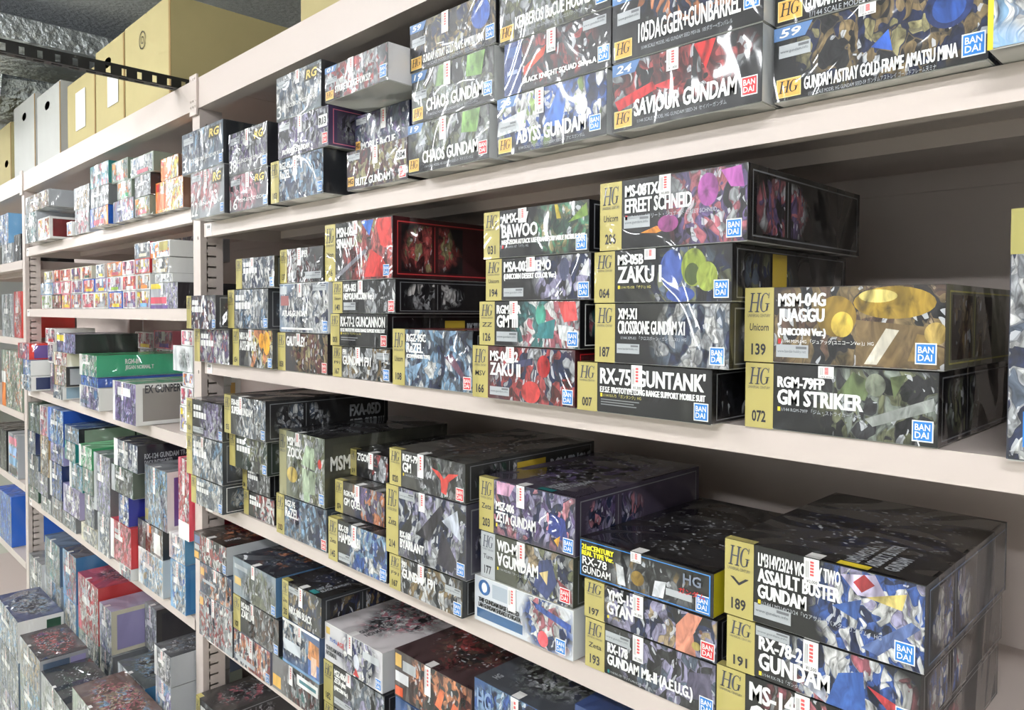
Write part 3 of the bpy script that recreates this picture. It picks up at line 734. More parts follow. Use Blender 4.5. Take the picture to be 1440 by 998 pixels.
def kit_box(key, D, label, group, name='model_kit_box'):
    sh, xc, yc, z, w, d, h = LAYOUT[key]
    rs = random.Random('box' + key)
    e = empty(name, (xc, yc, z)); tag(e, label, 'box', group)
    F = lambda u, v, o: (-w / 2 + u * w, -d / 2 - o, v * h)
    S = lambda u, v, o: (w / 2 + o, -d / 2 + u * d, v * h)
    T = lambda u, v, o: (-w / 2 + u * w, -d / 2 + v * d, h + o)
    st = D.get('st', 'gen'); ground = D.get('ground', 'black'); body = C(D.get('body', ground))
    tray = C((196, 196, 192))
    mb = MB(); bv = min(.0012, w * .02)
    # lid with softened upright edges over a paler tray
    mb.box(-w / 2, -d / 2, .0012, w / 2, d / 2, h, {'b': tray, 't': C(D.get('top', ground)), 'f': body, 'r': C(D.get('side', ground)), 'k': body, 'l': body})
    mb.box(-w / 2 + .0012, -d / 2 + .0012, 0, w / 2 - .0012, d / 2 - .0012, .0012, tray)
    mb.build('carton', M['print'], e)
    pal = D.get('pal', ('char', 'grey', 'steel', 'silver'))
    # ---- cover picture on the front
    mx = D.get('art', (.72, .5, .36, .75))
    u0 = .168 if st == 'hg' else (.0 if st != 'small' else .05)
    a = MB(); v0, v1 = (.01, .99) if st != 'small' else (.08, .94)
    quad(a, F, u0 + .004, v0, .996 if st != 'small' else .95, v1, (1, 1, 1), .0002)
    ao = a.build('cover_art', M['art'], e)
    set_art(ao, pal, key, (-w / 2 + mx[0] * w, -d / 2, mx[1] * h), (mx[2] * w, 1.0, mx[3] * h), ground, *D.get('tone', (.7, .76)))
    if D.get('shapes'):
        for q, s in enumerate(D['shapes']):
            a = MB(); off = .00028 + .00003 * q
            if s[0] == 'e': disc(a, F, *s[1:5], C(s[5]), off)
            else: a.face([F(p[0], p[1], off) for p in s[1]], C(s[2]))
            a.build('picture_shape', M['shape'], ao)
    # ---- number panel
    if st == 'hg':
        g = MB(); gold = C(D['strip']) if 'strip' in D else GOLD
        quad(g, F, .0, .0, .168, .999, gold, .0004)
        quad(g, T, .0, .0, .168, .04, gold, .0003)
        hm = min(.26, .034 * .8 / h)
        monogram(g, F, .022, .93 - hm, .148, .93, GUNM)
        put_text(g, D.get('era', 'UNIVERSAL CENTURY'), F, .018, .93 - hm - .065, .15, .93 - hm - .025, GUNM, .0, off=.0007)
        if D.get('mark'):
            put_text(g, D['mark'], F, .03, .42, .14, .52, INK, .01, slant=.03, off=.0007)
        if D.get('num'):
            nh = min(.19, .0125 / h); put_text(g, D['num'], F, .042, .09, .126, .09 + nh, INK, .025, off=.0007)
        g.build('number_panel', M['print'], e)
    # ---- title lettering
    if D.get('t') or D.get('sub'):
        g = MB(); tu = D.get('tu', .195); tv = D.get('tv', .92); cond = D.get('cond', .56) * 1.22
        wc = C(D.get('tcol', 'white'))
        for (s, lh) in D.get('t', ()):
            asp = glyphs(s, .03)[2]; uw = asp * lh * h * cond / w
            k_ = min(1.0, (D.get('tmax', .985) - tu) / uw); uw *= k_
            put_text(g, s, F, tu, tv - lh, tu + uw, tv, wc, .022 * k_, D.get('slant', 0), fat=.0026 * k_, off=.0009)
            tv -= lh * 1.14
        if D.get('sub'):
            sh_ = .065 if h > .06 else .075
            quad(g, F, tu, tv - sh_, tu + .016, tv, C(D.get('subdot', 'yellow')), .0006)
            s = D['sub']; asp = glyphs(s, .0)[2]
            uw = min(asp * sh_ * h * .85 / w, .6)
            put_text(g, s, F, tu + .022, tv - sh_, tu + .022 + uw, tv, C(D.get('subcol', 'silver')), .0)
            tv -= sh_ * 1.5
        g.build('title_lettering', M['print'], e)
    for (s, a0, b0, a1, b1, cc) in D.get('extra', ()):
        g = MB(); put_text(g, s, F, a0, b0, a1, b1, C(cc), .02, off=.0012); g.build('print_lettering', M['print'], e)
    if st == 'seed':
        g = MB(); bl = C((92, 128, 178))
        g.face([F(.0, .82, .0004), F(.17, .82, .0004), F(.21, .995, .0004), F(.0, .995, .0004)], bl)
        put_text(g, D['num'], F, .03, .85, .14, .965, WHITE, .02, slant=.12, off=.0007)
        g.build('number_tag', M['print'], e)
        g = MB(); quad(g, F, .018, .05, .152, .30, C((232, 180, 88)), .0005); ring(g, F, .018, .05, .152, .30, .004, .01, C((242, 220, 150)), .0006)
        monogram(g, F, .03, .11, .14, .27, INK, .0008); g.build('grade_logo', M['print'], e)
    if st == 'rg':
        g = MB(); put_text(g, D['num'], F, .02, .06, .22, .36, WHITE, .0); put_text(g, D['t2'], F, .24, .24, .92, .33, WHITE, 0, off=.0006); g.build('kit_number', M['print'], e)
        g = MB(); g.face([F(.63, .66, .0004), F(.93, .66, .0004), F(.97, .93, .0004), F(.67, .93, .0004)], C((60, 56, 44)))
        put_text(g, 'RG', F, .68, .70, .9, .89, C((226, 200, 110)), .03, slant=.1, off=.0007); g.build('grade_logo', M['print'], e)
    # ---- printed website panel
    if D.get('info'):
        iu, iv, iw, ih = D.get('infopos', (.19, .07, .17, .17)); g = MB()
        quad(g, F, iu, iv, iu + iw, iv + ih, C((176, 180, 184)), .0006)
        put_text(g, D['info'], F, iu + .008, iv + ih * .3, iu + iw * .93, iv + ih * .6, C((96, 100, 104)), .0, off=.0009)
        quad(g, F, iu + iw * .62, iv + ih * .68, iu + iw * .95, iv + ih * .88, C((110, 112, 116)), .0008)
        g.build('website_panel', M['print'], e)
    # ---- maker badge
    if D.get('badge'):
        bw = min(.1, .018 / w * 1.0); bh = .0195 / h
        bw = .018 / w; bu, bvv = D.get('badgepos', (.985 - bw, .05))
        g = MB(); quad(g, F, bu, bvv, bu + bw, bvv + bh, WHITE, .0006)
        quad(g, F, bu + bw * .06, bvv + bh * .06, bu + bw * .94, bvv + bh * .94, BLUE_BADGE if D['badge'] == 'b' else RED_BADGE, .0008)
        put_text(g, 'BAN', F, bu + bw * .14, bvv + bh * .53, bu + bw * .86, bvv + bh * .84, WHITE, .02, off=.001)
        put_text(g, 'DAI', F, bu + bw * .14, bvv + bh * .16, bu + bw * .8, bvv + bh * .47, WHITE, .02, off=.001)
        g.build('maker_badge', M['print'], e)
    # ---- price sticker folded over the top front edge
    if D.get('stick'):
        su, sl = D['stick'][:2]; sw = .0155 / w; price = D['stick'][2] if len(D['stick']) > 2 else None
        g = MB(); quad(g, F, su, 1 - sl, su + sw, 1.0, C((240, 238, 236)), .0011)
        quad(g, T, su, 0, su + sw, .06, C((236, 234, 232)), .0006)
        pr = C((226, 90, 90)); gr = C((150, 150, 150))
        for q in range(5): quad(g, F, su + sw * .42, 1 - sl * (.18 + q * .12), su + sw * .66, 1 - sl * (.10 + q * .12), pr, .0014)
        for q in range(3): quad(g, F, su + sw * (.12 + .08 * q), 1 - sl * .75, su + sw * (.15 + .08 * q), 1 - sl * .12, gr, .0014)
        if price: put_text(g, price, F, su + sw * .2, 1 - sl * .96, su + sw * .9, 1 - sl * .82, C((90, 90, 90)), .01, off=.0014)
        g.build('price_sticker', M['print'], e)
    # ---- bars of print too small to read
    if D.get('bars'):
        for q, (a0, b0, a1, b1, cc) in enumerate(D['bars']):
            g = MB(); quad(g, F, a0, b0, a1, b1, C(cc), .0006 + .00004 * q); g.build('print_panel', M['print'], e)
    # ---- right hand side print
    if D.get('sideart', st in ('hg', 'seed')):
        fc = C(D.get('sframe', 'grey')); g = MB()
        ring(g, S, .03, .07, .97, .93, .006, .02, fc, .0005)
        quad(g, S, .30, .12, .305, .88, fc, .0005)
        if D.get('syellow'): quad(g, S, *D['syellow'], C((206, 176, 60)), .0006)
        if D.get('st_text'):
            q = 0.74
            for s in D['st_text']:
                asp = glyphs(s, .03)[2]; hh = D.get('sth', .26); uw = min(asp * hh * h * .6 / d, .96 - D.get('stu', .55)); put_text(g, s, S, D.get('stu', .55), q - hh, D.get('stu', .55) + uw, q, C(D.get('stc', 'silver')), .03, fat=.0015); q -= hh * 1.2
        g.build('side_print', M['print'], e)
        g = MB()
        quad(g, S, .06, .12, .28, .88, WHITE, .0003); quad(g, S, .33, .12, .52, .88, WHITE, .0003)
        so = g.build('side_picture', M['art'], e)
        set_art(so, pal, key + 's', (w / 2, -d / 2 + .27 * d, h * .5), (1, .2 * d, h * .42), ground)
    elif D.get('sidepic'):
        g = MB(); c1, c2 = D['sidepic']; quad(g, S, .06, .1, .6, .9, C(c1), .0004); quad(g, S, .62, .1, .94, .9, C(c2), .0004)
        if D.get('st_text'):
            q = D.get('stv', .74)
            for s in D['st_text']:
                asp = glyphs(s, .03)[2]; hh = D.get('sth', .26); su_ = D.get('stu', .1); uw = min(asp * hh * h * .6 / d, .96 - su_); put_text(g, s, S, su_, q - hh, su_ + uw, q, C(D.get('stc', 'silver')), .03, off=.0008); q -= hh * 1.2
        g.build('side_print', M['print'], e)
    # ---- picture on the lid
    if D.get('lid'):
        g = MB(); quad(g, T, .02, .02, .98, .98, WHITE, .0002); to = g.build('lid_picture', M['art'], e)
        set_art(to, D.get('lidpal', pal), key + 't', (0, 0, h), (.42 * w, .40 * d, 1), D.get('top', ground))
        if D.get('lt'):
            g = MB(); q = D.get('ltu', .62)
            for s in D['lt']:
                asp = glyphs(s, .03)[2]; hh = .07; L = min(asp * hh * w * .6 / d, .6)
                fn = lambda u, v, o: T(v, u, o)
                v_, f_, a_ = glyphs(s, .03)
                pts = [T(q + hh * (1 - p[1]), .06 + p[0] * L, .0006) for p in v_]; i = len(g.v); g.v += pts
                for ff in f_: g.f.append(tuple(i + k for k in ff)); g.c.append(C(D.get('ltc', 'silver'))); g.m.append(0)
                q += hh * 1.3
            if D.get('ltpatch'): quad(g, T, D.get('ltu', .62) - .01, .01, D.get('ltu', .62) + .14, .05, C(D['ltpatch']), .0006)
            g.build('lid_lettering', M['print'], e)
    return e

# ------------------------------------------------------------------ what is printed on each box of the near bay
RED = ('dred', 'red', 'char', 'silver'); BLUEP = ('navy', 'blue', 'steel', 'silver'); GREYP = ('char', 'grey', 'steel', 'silver')
GREENP = ('dgreen', 'green', 'olive', 'gold'); VIOP = ('dark', 'purple', 'rose', 'lav'); BROWNP = ('dark', 'bronze', 'brown', 'tan')
WHITEP = ('steel', 'white', 'silver', 'blue')
B1, C1, D1, E1 = ('kit boxes on the high shelf of the near bay', 'kit boxes on the eye level shelf of the near bay',
                  'kit boxes on the third shelf of the near bay', 'kit boxes on the low shelf of the near bay')
gi = 'www.gundam.info'
HERO = {
# ---- high shelf
'amatsu2': (B1, 'black kit box tagged 59 with gold and blue art, lower of the near pair', dict(st='seed', num='59', t=[('GUNDAM ASTRAY GOLD FRAME AMATSU MINA', .17)], tu=.17, tv=.27, cond=.5, tmax=.88, sub='1/144 SCALE MODEL HG GUNDAM SEED-59 ガンダムアストレイ ゴールドフレーム天ミナ', subdot='black', badge='b', badgepos=(.895, .08), info=gi, infopos=(.03, .58, .17, .17), pal=('dark', 'bronze', 'navy', 'gold'), art=(.62, .62, .5, .6), stick=(.44, .14, '¥2,200'), shapes=[('e', .84, .72, .1, .26, 'navy'), ('e', .84, .70, .07, .18, (40, 76, 150)), ('p', [(.5, .45), (.6, .35), (.58, .62)], (50, 90, 180))])),
'amatsu1': (B1, 'black kit box with gold and blue art, upper of the near pair', dict(st='seed', num='59', t=[('GUNDAM ASTRAY GOLD FRAME AMATSU MINA', .17)], tu=.17, tv=.27, cond=.5, tmax=.88, sub='1/144 SCALE MODEL HG GUNDAM SEED-59', subdot='black', badge='b', badgepos=(.895, .08), info=gi, infopos=(.03, .58, .17, .17), pal=('dark', 'bronze', 'navy', 'gold'), art=(.62, .62, .5, .6))),
'sky': (B1, 'pale blue sky printed kit box standing at the near end of the high shelf', dict(ground=(150, 190, 232), side=(200, 210, 220), pal=('sky', 'white', (170, 200, 236), 'white'), art=(.5, .3, .6, .5), bars=[(.0, 0, .02, 1, 'yellow')])),
'saviour': (B1, 'black kit box tagged 24 with bright red art', dict(st='seed', num='24', t=[('SAVIOUR GUNDAM', .25)], tu=.17, tv=.42, cond=.5, tmax=.85, slant=.02, sub='1/144 SCALE MODEL HG GUNDAM SEED-24  セイバーガンダム', subdot='black', badge='r', badgepos=(.88, .12), pal=('black', 'red', 'dred', 'silver'), art=(.42, .68, .5, .42), side=(206, 208, 208), sidepic=((206, 208, 208), (206, 208, 208)), sideart=False, stick=(.4, .3, '¥1,800'), shapes=[('p', [(.02, .45), (.3, .62), (.33, .5), (.05, .3)], 'red'), ('p', [(.3, .55), (.46, .6), (.42, .45)], 'red'), ('p', [(.58, .98), (.72, .98), (.66, .6)], (220, 50, 50))])),
'dagger': (B1, 'black kit box tagged 06 with blue and orange art', dict(st='seed', num='06', t=[('105DAGGER+GUNBARREL', .27)], tu=.2, tv=.46, cond=.5, tmax=.87, sub='1/144 SCALE MODEL HG GUNDAM SEED MSV-06  105ダガー+ガンバレル', subdot='black', badge='b', badgepos=(.885, .2), info=gi, infopos=(.04, .52, .17, .17), pal=('black', 'navy', 'orange', 'steel'), art=(.6, .8, .4, .45), side=(206, 208, 208), sidepic=((206, 208, 208), (206, 208, 208)), sideart=False)),
'abyss': (B1, 'kit box tagged 26 with white and blue art', dict(st='seed', num='26', t=[('ABYSS GUNDAM', .25)], tu=.2, tv=.4, cond=.52, tmax=.83, sub='1/144 SCALE MODEL HG GUNDAM SEED-26  アビスガンダム', subdot='black', badge='b', badgepos=(.86, .1), info=gi, infopos=(.03, .42, .17, .15), pal=('navy', 'blue', 'white', 'lime'), art=(.5, .7, .6, .6), side=(200, 202, 202), sidepic=((206, 208, 208), (206, 208, 208)), sideart=False, stick=(.38, .42, '¥1,800'), shapes=[('p', [(.02, .6), (.3, .72), (.26, .4), (.0, .35)], (214, 220, 224)), ('p', [(.45, .35), (.6, .95), (.68, .95), (.62, .3)], (70, 110, 190))])),
'knight': (B1, 'black kit box with navy corner panel and red fiery art', dict(st='gen', t=[('BLACK KNIGHT SQUAD Shi-ve.A', .12)], tu=.2, tv=.25, cond=.8, tmax=.88, badge='b', badgepos=(.89, .12), info=gi, infopos=(.76, .75, .2, .17), pal=('black', 'dred', 'char', 'red'), art=(.45, .55, .42, .5), stick=(.43, .42, '¥2,700'), bars=[(0, 0, .18, 1, (36, 56, 110)), (.03, .72, .15, .9, (70, 96, 150)), (.03, .38, .14, .46, (150, 164, 196))], sideart=True, shapes=[('p', [(.2, .45), (.42, .75), (.4, .58), (.2, .3)], (214, 70, 40))])),
'kerberos': (B1, 'kit box with olive and silver art on top of the navy cornered box', dict(st='seed', num='05', t=[('KERBEROS BuCUE HOUND', .22)], tu=.17, tv=.4, cond=.5, tmax=.85, sub='1/144 SCALE MODEL HG GUNDAM SEED  ケルベロスバクゥハウンド', subdot='black', badge='b', badgepos=(.88, .1), pal=('char', 'olive', 'silver', 'sage'), art=(.5, .6, .5, .6))),
'chaos2': (B1, 'dark kit box tagged 19 with green art and red badge', dict(st='seed', num='19', t=[('CHAOS GUNDAM', .25)], tu=.2, tv=.42, cond=.52, tmax=.88, sub='1/144 SCALE MODEL HG GUNDAM SEED-19  カオスガンダム', subdot='black', badge='r', badgepos=(.885, .1), pal=('black', 'olive', 'sage', 'silver'), art=(.55, .65, .5, .5), side=(206, 208, 208), sideart=False, sidepic=((206, 208, 208), (206, 208, 208)), stick=(.42, .44), shapes=[('p', [(.68, .6), (.7, .98), (.9, .98), (.86, .55)], (128, 168, 96)), ('p', [(.15, .55), (.22, .7), (.24, .55)], 'silver')])),
'chaos1': (B1, 'dark kit box tagged 19 with green art and blue badge', dict(st='seed', num='19', t=[('CHAOS GUNDAM', .25)], tu=.2, tv=.42, cond=.52, tmax=.88, sub='1/144 SCALE MODEL HG GUNDAM SEED-19  カオスガンダム', subdot='black', badge='b', badgepos=(.885, .14), info=gi, infopos=(.03, .45, .17, .17), pal=('black', 'olive', 'sage', 'silver'), art=(.55, .65, .5, .5), side=(206, 208, 208), sideart=False, sidepic=((206, 208, 208), (206, 208, 208)), stick=(.42, .44), shapes=[('p', [(.68, .6), (.7, .98), (.9, .98), (.86, .55)], (128, 168, 96)), ('p', [(.3, .6), (.36, .98), (.5, .98), (.46, .6)], (120, 150, 96))])),
'amatsu3': (B1, 'black kit box tagged 59 on top of the green art boxes', dict(st='seed', num='59', t=[('GUNDAM ASTRAY GOLD FRAME AMATSU MINA', .17)], tu=.17, tv=.3, cond=.5, tmax=.88, sub='1/144 SCALE MODEL HG GUNDAM SEED-59', subdot='black', badge='b', badgepos=(.895, .12), info=gi, infopos=(.03, .52, .17, .17), pal=('dark', 'bronze', 'navy', 'gold'), art=(.62, .62, .5, .6), stick=(.4, .42), shapes=[('e', .84, .66, .1, .28, (46, 84, 166))])),
'blitz': (B1, 'maroon kit box tagged R04 with brown and gold art', dict(st='gen', ground=(50, 34, 44), t=[('BLITZ GUNDAM', .2)], tu=.16, tv=.28, cond=.66, tmax=.82, badge='r', badgepos=(.88, .06), info=gi, infopos=(.03, .76, .2, .16), pal=('dark', 'dred', 'gold', 'brown'), art=(.55, .6, .55, .6), stick=(.45, .45), bars=[(.02, .1, .13, .34, (226, 176, 90)), (.83, .5, .98, .72, 'white')], extra=[('R04', .845, .54, .965, .68, 'black'), ('HG', .03, .15, .12, .3, 'black')], side=(30, 30, 32))),
'bucue': (B1, 'blue violet kit box under the white sided box', dict(st='gen', ground=(46, 50, 92), t=[('MOBILE BuCUE', .2)], tu=.14, tv=.28, cond=.7, tmax=.85, pal=('navy', 'purple', 'steel', 'silver'), art=(.5, .6, .6, .6), info=gi, infopos=(.03, .76, .2, .16), stick=(.5, .5), bars=[(.02, .1, .11, .34, (226, 176, 90))], extra=[('HG', .03, .15, .1, .29, 'black')])),
'strike': (B1, 'kit box tagged 01 with white side jutting out over the blue violet box', dict(st='seed', num='01', t=[('STRIKE ROUGE+I.W.S.P.', .2)], tu=.18, tv=.38, cond=.55, tmax=.9, badge='b', badgepos=(.88, .12), info=gi, infopos=(.03, .5, .18, .16), pal=('char', 'silver', 'red', 'white'), art=(.55, .6, .6, .6), side=(222, 220, 222), sideart=False, sidepic=((222, 220, 222), (222, 220, 222)), stick=(.4, .4))),
'rezel1': (B1, 'blue grey kit box with gold strip numbered 103 on the high shelf', dict(st='hg', num='103', t=[('RGZ-95', .17), ('ReZEL', .2)], pal=('steel', 'navy', 'sky', 'silver'), art=(.6, .5, .5, .8), ground=(44, 50, 58), side=(40, 42, 46), badge='b', stick=(.45, .45), sideart=False)),
'providence': (B1, 'purple grey kit box tagged R13 with framed side picture', dict(st='gen', ground=(78, 72, 88), t=[('PROVIDENCE GUNDAM', .14)], tu=.1, tv=.22, cond=.6, tmax=.86, badge='r', badgepos=(.89, .08), info=gi, infopos=(.03, .74, .22, .18), pal=('char', 'lav', 'silver', 'purple'), art=(.5, .6, .6, .6), stick=(.42, .45), bars=[(.82, .5, .98, .8, 'white')], extra=[('R13', .835, .56, .965, .74, 'black')], side=(74, 60, 92), sframe='pink', sideart=True)),
'cross1': (B1, 'silver kit box numbered 31 stacked above the R13 box', dict(st='rg', num='31', t2='CROSSBONE GUNDAM X1', ground=(96, 104, 108), pal=('steel', 'silver', 'white', 'sky'), art=(.5, .6, .6, .6), info=gi, infopos=(.05, .74, .25, .15), stick=(.45, .3), side=(50, 50, 54))),
'zgok': (B1, 'pink and grey kit box numbered 16', dict(st='rg', num='16', t2="MSM-07S Z'GOK", ground=(84, 82, 88), pal=('dark', 'rose', 'pink', 'silver'), art=(.35, .55, .45, .5), badge='b', stick=(.45, .4), info=gi, infopos=(.05, .72, .25, .16), side=(34, 34, 38))),
'epyon': (B1, 'silver and purple kit box numbered 38', dict(st='rg', num='38', t2='GUNDAM EPYON', ground=(92, 92, 96), pal=('char', 'silver', 'purple', 'white'), art=(.45, .6, .5, .5), badge='b', stick=(.45, .4), info=gi, infopos=(.05, .72, .25, .16), side=(34, 34, 38))),
'sinanju22': (B1, 'red and silver kit box numbered 22 hanging over the shelf joint', dict(st='rg', num='22', t2='SINANJU', ground=(120, 124, 128), pal=('silver', 'rose', 'red', 'white'), art=(.42, .65, .45, .5), badge='b', stick=(.42, .4), info=gi, infopos=(.05, .8, .25, .13), side=(60, 60, 64))),
'cross31': (B1, 'blue grey kit box numbered 31 at the shelf joint', dict(st='rg', num='31', t2='CROSSBONE GUNDAM X1', ground=(70, 82, 96), pal=('navy', 'steel', 'silver', 'sky'), art=(.4, .6, .5, .5), badge='b', info=gi, infopos=(.05, .72, .25, .16), side=(40, 42, 46))),
# ---- eye level shelf
'bigwhite': (C1, 'tall kit box standing on end with a gold band across its top', dict(st='gen', ground=(36, 40, 56), pal=('navy', 'white', 'silver', 'steel'), art=(.5, .35, .9, .6), bars=[(0, .82, 1, 1, (160, 152, 84)), (.12, .52, .5, .58, 'red'), (.06, .06, .3, .2, (38, 128, 210)), (.08, .3, .16, .45, 'silver')])),
'striker': (C1, 'black kit box with gold strip numbered 072 and olive green art', dict(st='hg', num='072', t=[('RGM-79FP', .17), ('GM STRIKER', .235)], tv=.82, sub='1/144 RGM-79FP 「ジム・ストライカー」HG', cond=.6, pal=('dark', 'olive', 'sage', 'char'), art=(.72, .5, .3, .6), badge='b', badgepos=(.885, .07), stick=(.42, .17, '¥2,000'), sframe='grey', shapes=[('p', [(.52, .62), (.6, .95), (.7, .8), (.66, .55)], (92, 106, 70)), ('e', .71, .78, .05, .16, (120, 126, 110)), ('p', [(.8, .6), (.86, .95), (.78, .9)], (96, 108, 72)), ('p', [(.66, .3), (.98, .66), (.99, .5), (.7, .2)], (140, 144, 140))])),
'juaggu': (C1, 'kit box with gold strip numbered 139 and large golden oval artwork', dict(st='hg', num='139', mark='Unicorn', t=[('MSM-04G', .175), ('JUAGGU', .225), ('(UNICORN Ver.)', .125)], cond=.56, sub='1/144 MSM-04G 「ジュアッグ(ユニコーンVer.)」HG', subdot='red', subcol='white', info='www.bandai-hobby.net', infopos=(.185, .08, .175, .165), badge='b', badgepos=(.872, .07), ground=(44, 34, 30), pal=('dark', 'bronze', 'brown', 'tan'), art=(.6, .5, .5, .8), side=(126, 122, 104), sframe=(200, 190, 110), shapes=[('e', .50, .62, .10, .26, (130, 104, 40)), ('e', .53, .52, .055, .16, (196, 168, 70)), ('p', [(.60, .02), (.60, .58), (.95, .50), (.98, .02)], (112, 92, 62)), ('e', .772, .79, .188, .195, (158, 128, 44)), ('e', .70, .87, .09, .08, (226, 206, 120)), ('p', [(.64, .04), (.70, .04), (.80, .46), (.74, .48)], (206, 200, 184)), ('p', [(.84, .1), (.9, .1), (.94, .4), (.88, .42)], (150, 122, 70)), ('e', .96, .43, .05, .13, (176, 150, 84))])),
'guntank': (C1, 'black kit box with gold strip numbered 007 and no picture on its front', dict(st='hg', num='007', t=[("RX-75 'GUNTANK'", .34), ('E.F.S.F. PROTOTYPE LONG RANGE SUPPORT MOBILE SUIT', .12)], sub='1/144 RX-75 「ガンタンク」HG', cond=.6, tmax=.96, subcol=(206, 196, 110), pal=('black', 'black', 'dark', 'black'), art=(.6, .4, .1, .1), badge='b', badgepos=(.885, .06), stick=(.44, .5, '¥1,300'), shapes=[], bars=[(.2, .26, .5, .28, 'grey'), (.2, .21, .46, .23, 'grey'), (.2, .16, .48, .18, 'grey')])),
'crossx1': (C1, 'black kit box with gold strip and navy art between numbers 064 and 007', dict(st='hg', num='187', t=[('XM-X1', .18), ('CROSSBONE GUNDAM X1', .22)], cond=.44, tmax=.7, sub='1/144 XM-X1 「クロスボーン・ガンダムX1」HG', subdot='black', info='www.bandai-hobby.net', infopos=(.185, .17, .18, .16), badge='b', badgepos=(.87, .06), pal=('navy', 'steel', 'silver', 'white'), art=(.78, .5, .3, .7))),
'zaku1': (C1, 'black kit box with gold strip numbered 064 and lime and blue art', dict(st='hg', num='064', t=[('MS-05B', .2), ('ZAKU I', .32)], cond=.6, sub='1/144 MS-05B 「ザク I」HG', subcol=(206, 196, 110), badge='b', badgepos=(.885, .07), pal=('dark', 'navy', 'olive', 'steel'), art=(.72, .5, .28, .6), stick=(.4, .2), syellow=(.30, .1, .42, .9), shapes=[('e', .60, .6, .085, .36, (64, 84, 150)), ('e', .75, .62, .085, .34, (142, 158, 62)), ('e', .74, .5, .05, .2, (70, 84, 40)), ('e', .84, .45, .07, .26, (150, 164, 70)), ('e', .66, .14, .1, .14, (58, 78, 146))])),
'efreet': (C1, 'black kit box with gold strip numbered 206 and magenta art', dict(st='hg', num='206', mark='Unicorn', t=[('MS-08TX/S', .17), ('EFREET SCHNEID', .21)], cond=.54, tmax=.66, sub='HG 1/144 イフリート・シュナイド EFREET SCHNEID', subdot='red', info=gi, infopos=(.185, .3, .19, .17), badge='b', badgepos=(.875, .06), pal=('dark', 'purple', 'rose', 'silver'), art=(.78, .55, .28, .7), stick=(.44, .29, '¥2,800'), shapes=[('e', .76, .72, .065, .22, (170, 84, 160)), ('p', [(.31, .22), (.42, .30), (.50, .25), (.42, .2)], (240, 150, 50)), ('e', .5, .32, .07, .12, (150, 70, 130)), ('p', [(.84, .95), (.96, .98), (.98, .7), (.9, .72)], (176, 92, 168))])),
'zaku166': (C1, 'kit box with gold strip numbered 166 and deep red art', dict(st='hg', num='166', mark='MSV', t=[('MS-06R-2', .2), ('ZAKU II', .24)], cond=.6, info=gi, infopos=(.19, .08, .2, .16), badge='b', pal=('dred', 'red', 'navy', 'silver'), art=(.65, .5, .4, .8), ground=(70, 26, 30), sframe='red', stick=(.36, .3), shapes=[('p', [(.34, .68), (.62, .82), (.62, .7), (.34, .56)], (54, 56, 84)), ('e', .72, .68, .06, .2, (176, 40, 44)), ('e', .6, .2, .09, .2, (190, 60, 58))])),
'gm3': (C1, 'kit box with gold strip numbered 126 and teal, white and red art', dict(st='hg', num='126', mark='ZZ', t=[('RGM-86R', .2), ('GM III', .28)], cond=.6, info=gi, infopos=(.19, .1, .22, .22), badge='b', pal=('teal', 'white', 'rose', 'silver'), art=(.72, .5, .34, .8), stick=(.33, .4), sframe='white', shapes=[('e', .64, .7, .05, .24, (70, 150, 130)), ('p', [(.6, .2), (.62, .5), (.78, .62), (.76, .2)], (54, 120, 124)), ('p', [(.8, .98), (.96, .98), (.98, .6), (.86, .55)], (222, 84, 84)), ('p', [(.8, .5), (.95, .45), (.9, .15), (.82, .2)], (222, 226, 228))])),
'nemo': (C1, 'dark kit box with gold strip numbered 194 under the yellow green art box', dict(st='hg', num='194', mark='Unicorn', t=[('MSA-003 NEMO', .25), ('(UNICORN DESERT COLOR Ver.)', .17)], cond=.56, tmax=.7, info=gi, infopos=(.19, .09, .2, .2), badge='b', pal=('navy', 'char', 'lav', 'silver'), art=(.78, .5, .28, .8), stick=(.42, .34), shapes=[('e', .77, .68, .045, .26, (70, 74, 100)), ('p', [(.9, .55), (.98, .9), (.99, .5)], (220, 222, 226))])),
'bawoo': (C1, 'black kit box with gold strip numbered 031 and green yellow art', dict(st='hg', num='031', t=[('AMX-107', .2), ('BAWOO', .28), ('NEO-ZEON ATTACK USE TRANSFORMABLE MOBILE SUIT', .1)], cond=.6, tmax=.97, sub='1/144 AMX-107 「バウ」HG', subdot='red', badge='b', pal=('dgreen', 'olive', 'green', 'gold'), art=(.78, .58, .26, .6), stick=(.36, .3), shapes=[('p', [(.82, .6), (.98, .95), (.99, .7)], (110, 140, 60)), ('p', [(.7, .98), (.73, .98), (.76, .7), (.72, .7)], (190, 170, 60))])),
'rezel108': (C1, 'large kit box with gold strip numbered 108 and pale blue machine art', dict(st='hg', num='108', mark='Unicorn', t=[('RGZ-95C', .14), ('ReZEL', .17), ('(COMMANDER TYPE)', .09)], cond=.62, pal=('navy', 'steel', 'sky', 'white'), art=(.6, .4, .5, .9), badge='r', top=(120, 40, 50), lid=False, shapes=[('p', [(.68, .55), (.9, .2), (.98, .12), (.76, .62)], (100, 60, 80)), ('p', [(.02 + .17, .3), (.4, .45), (.32, .2)], (130, 160, 190))])),
'f91a': (C1, 'kit box with gold strip numbered 167 on the eye level shelf', dict(st='hg', num='167', mark='F91', t=[('F91', .18), ('GUNDAM F91', .3)], cond=.56, pal=('dark', 'silver', 'bronze', 'white'), art=(.6, .5, .5, .8), info=gi, infopos=(.78, .68, .2, .2), badge='b', stick=(.42, .5))),
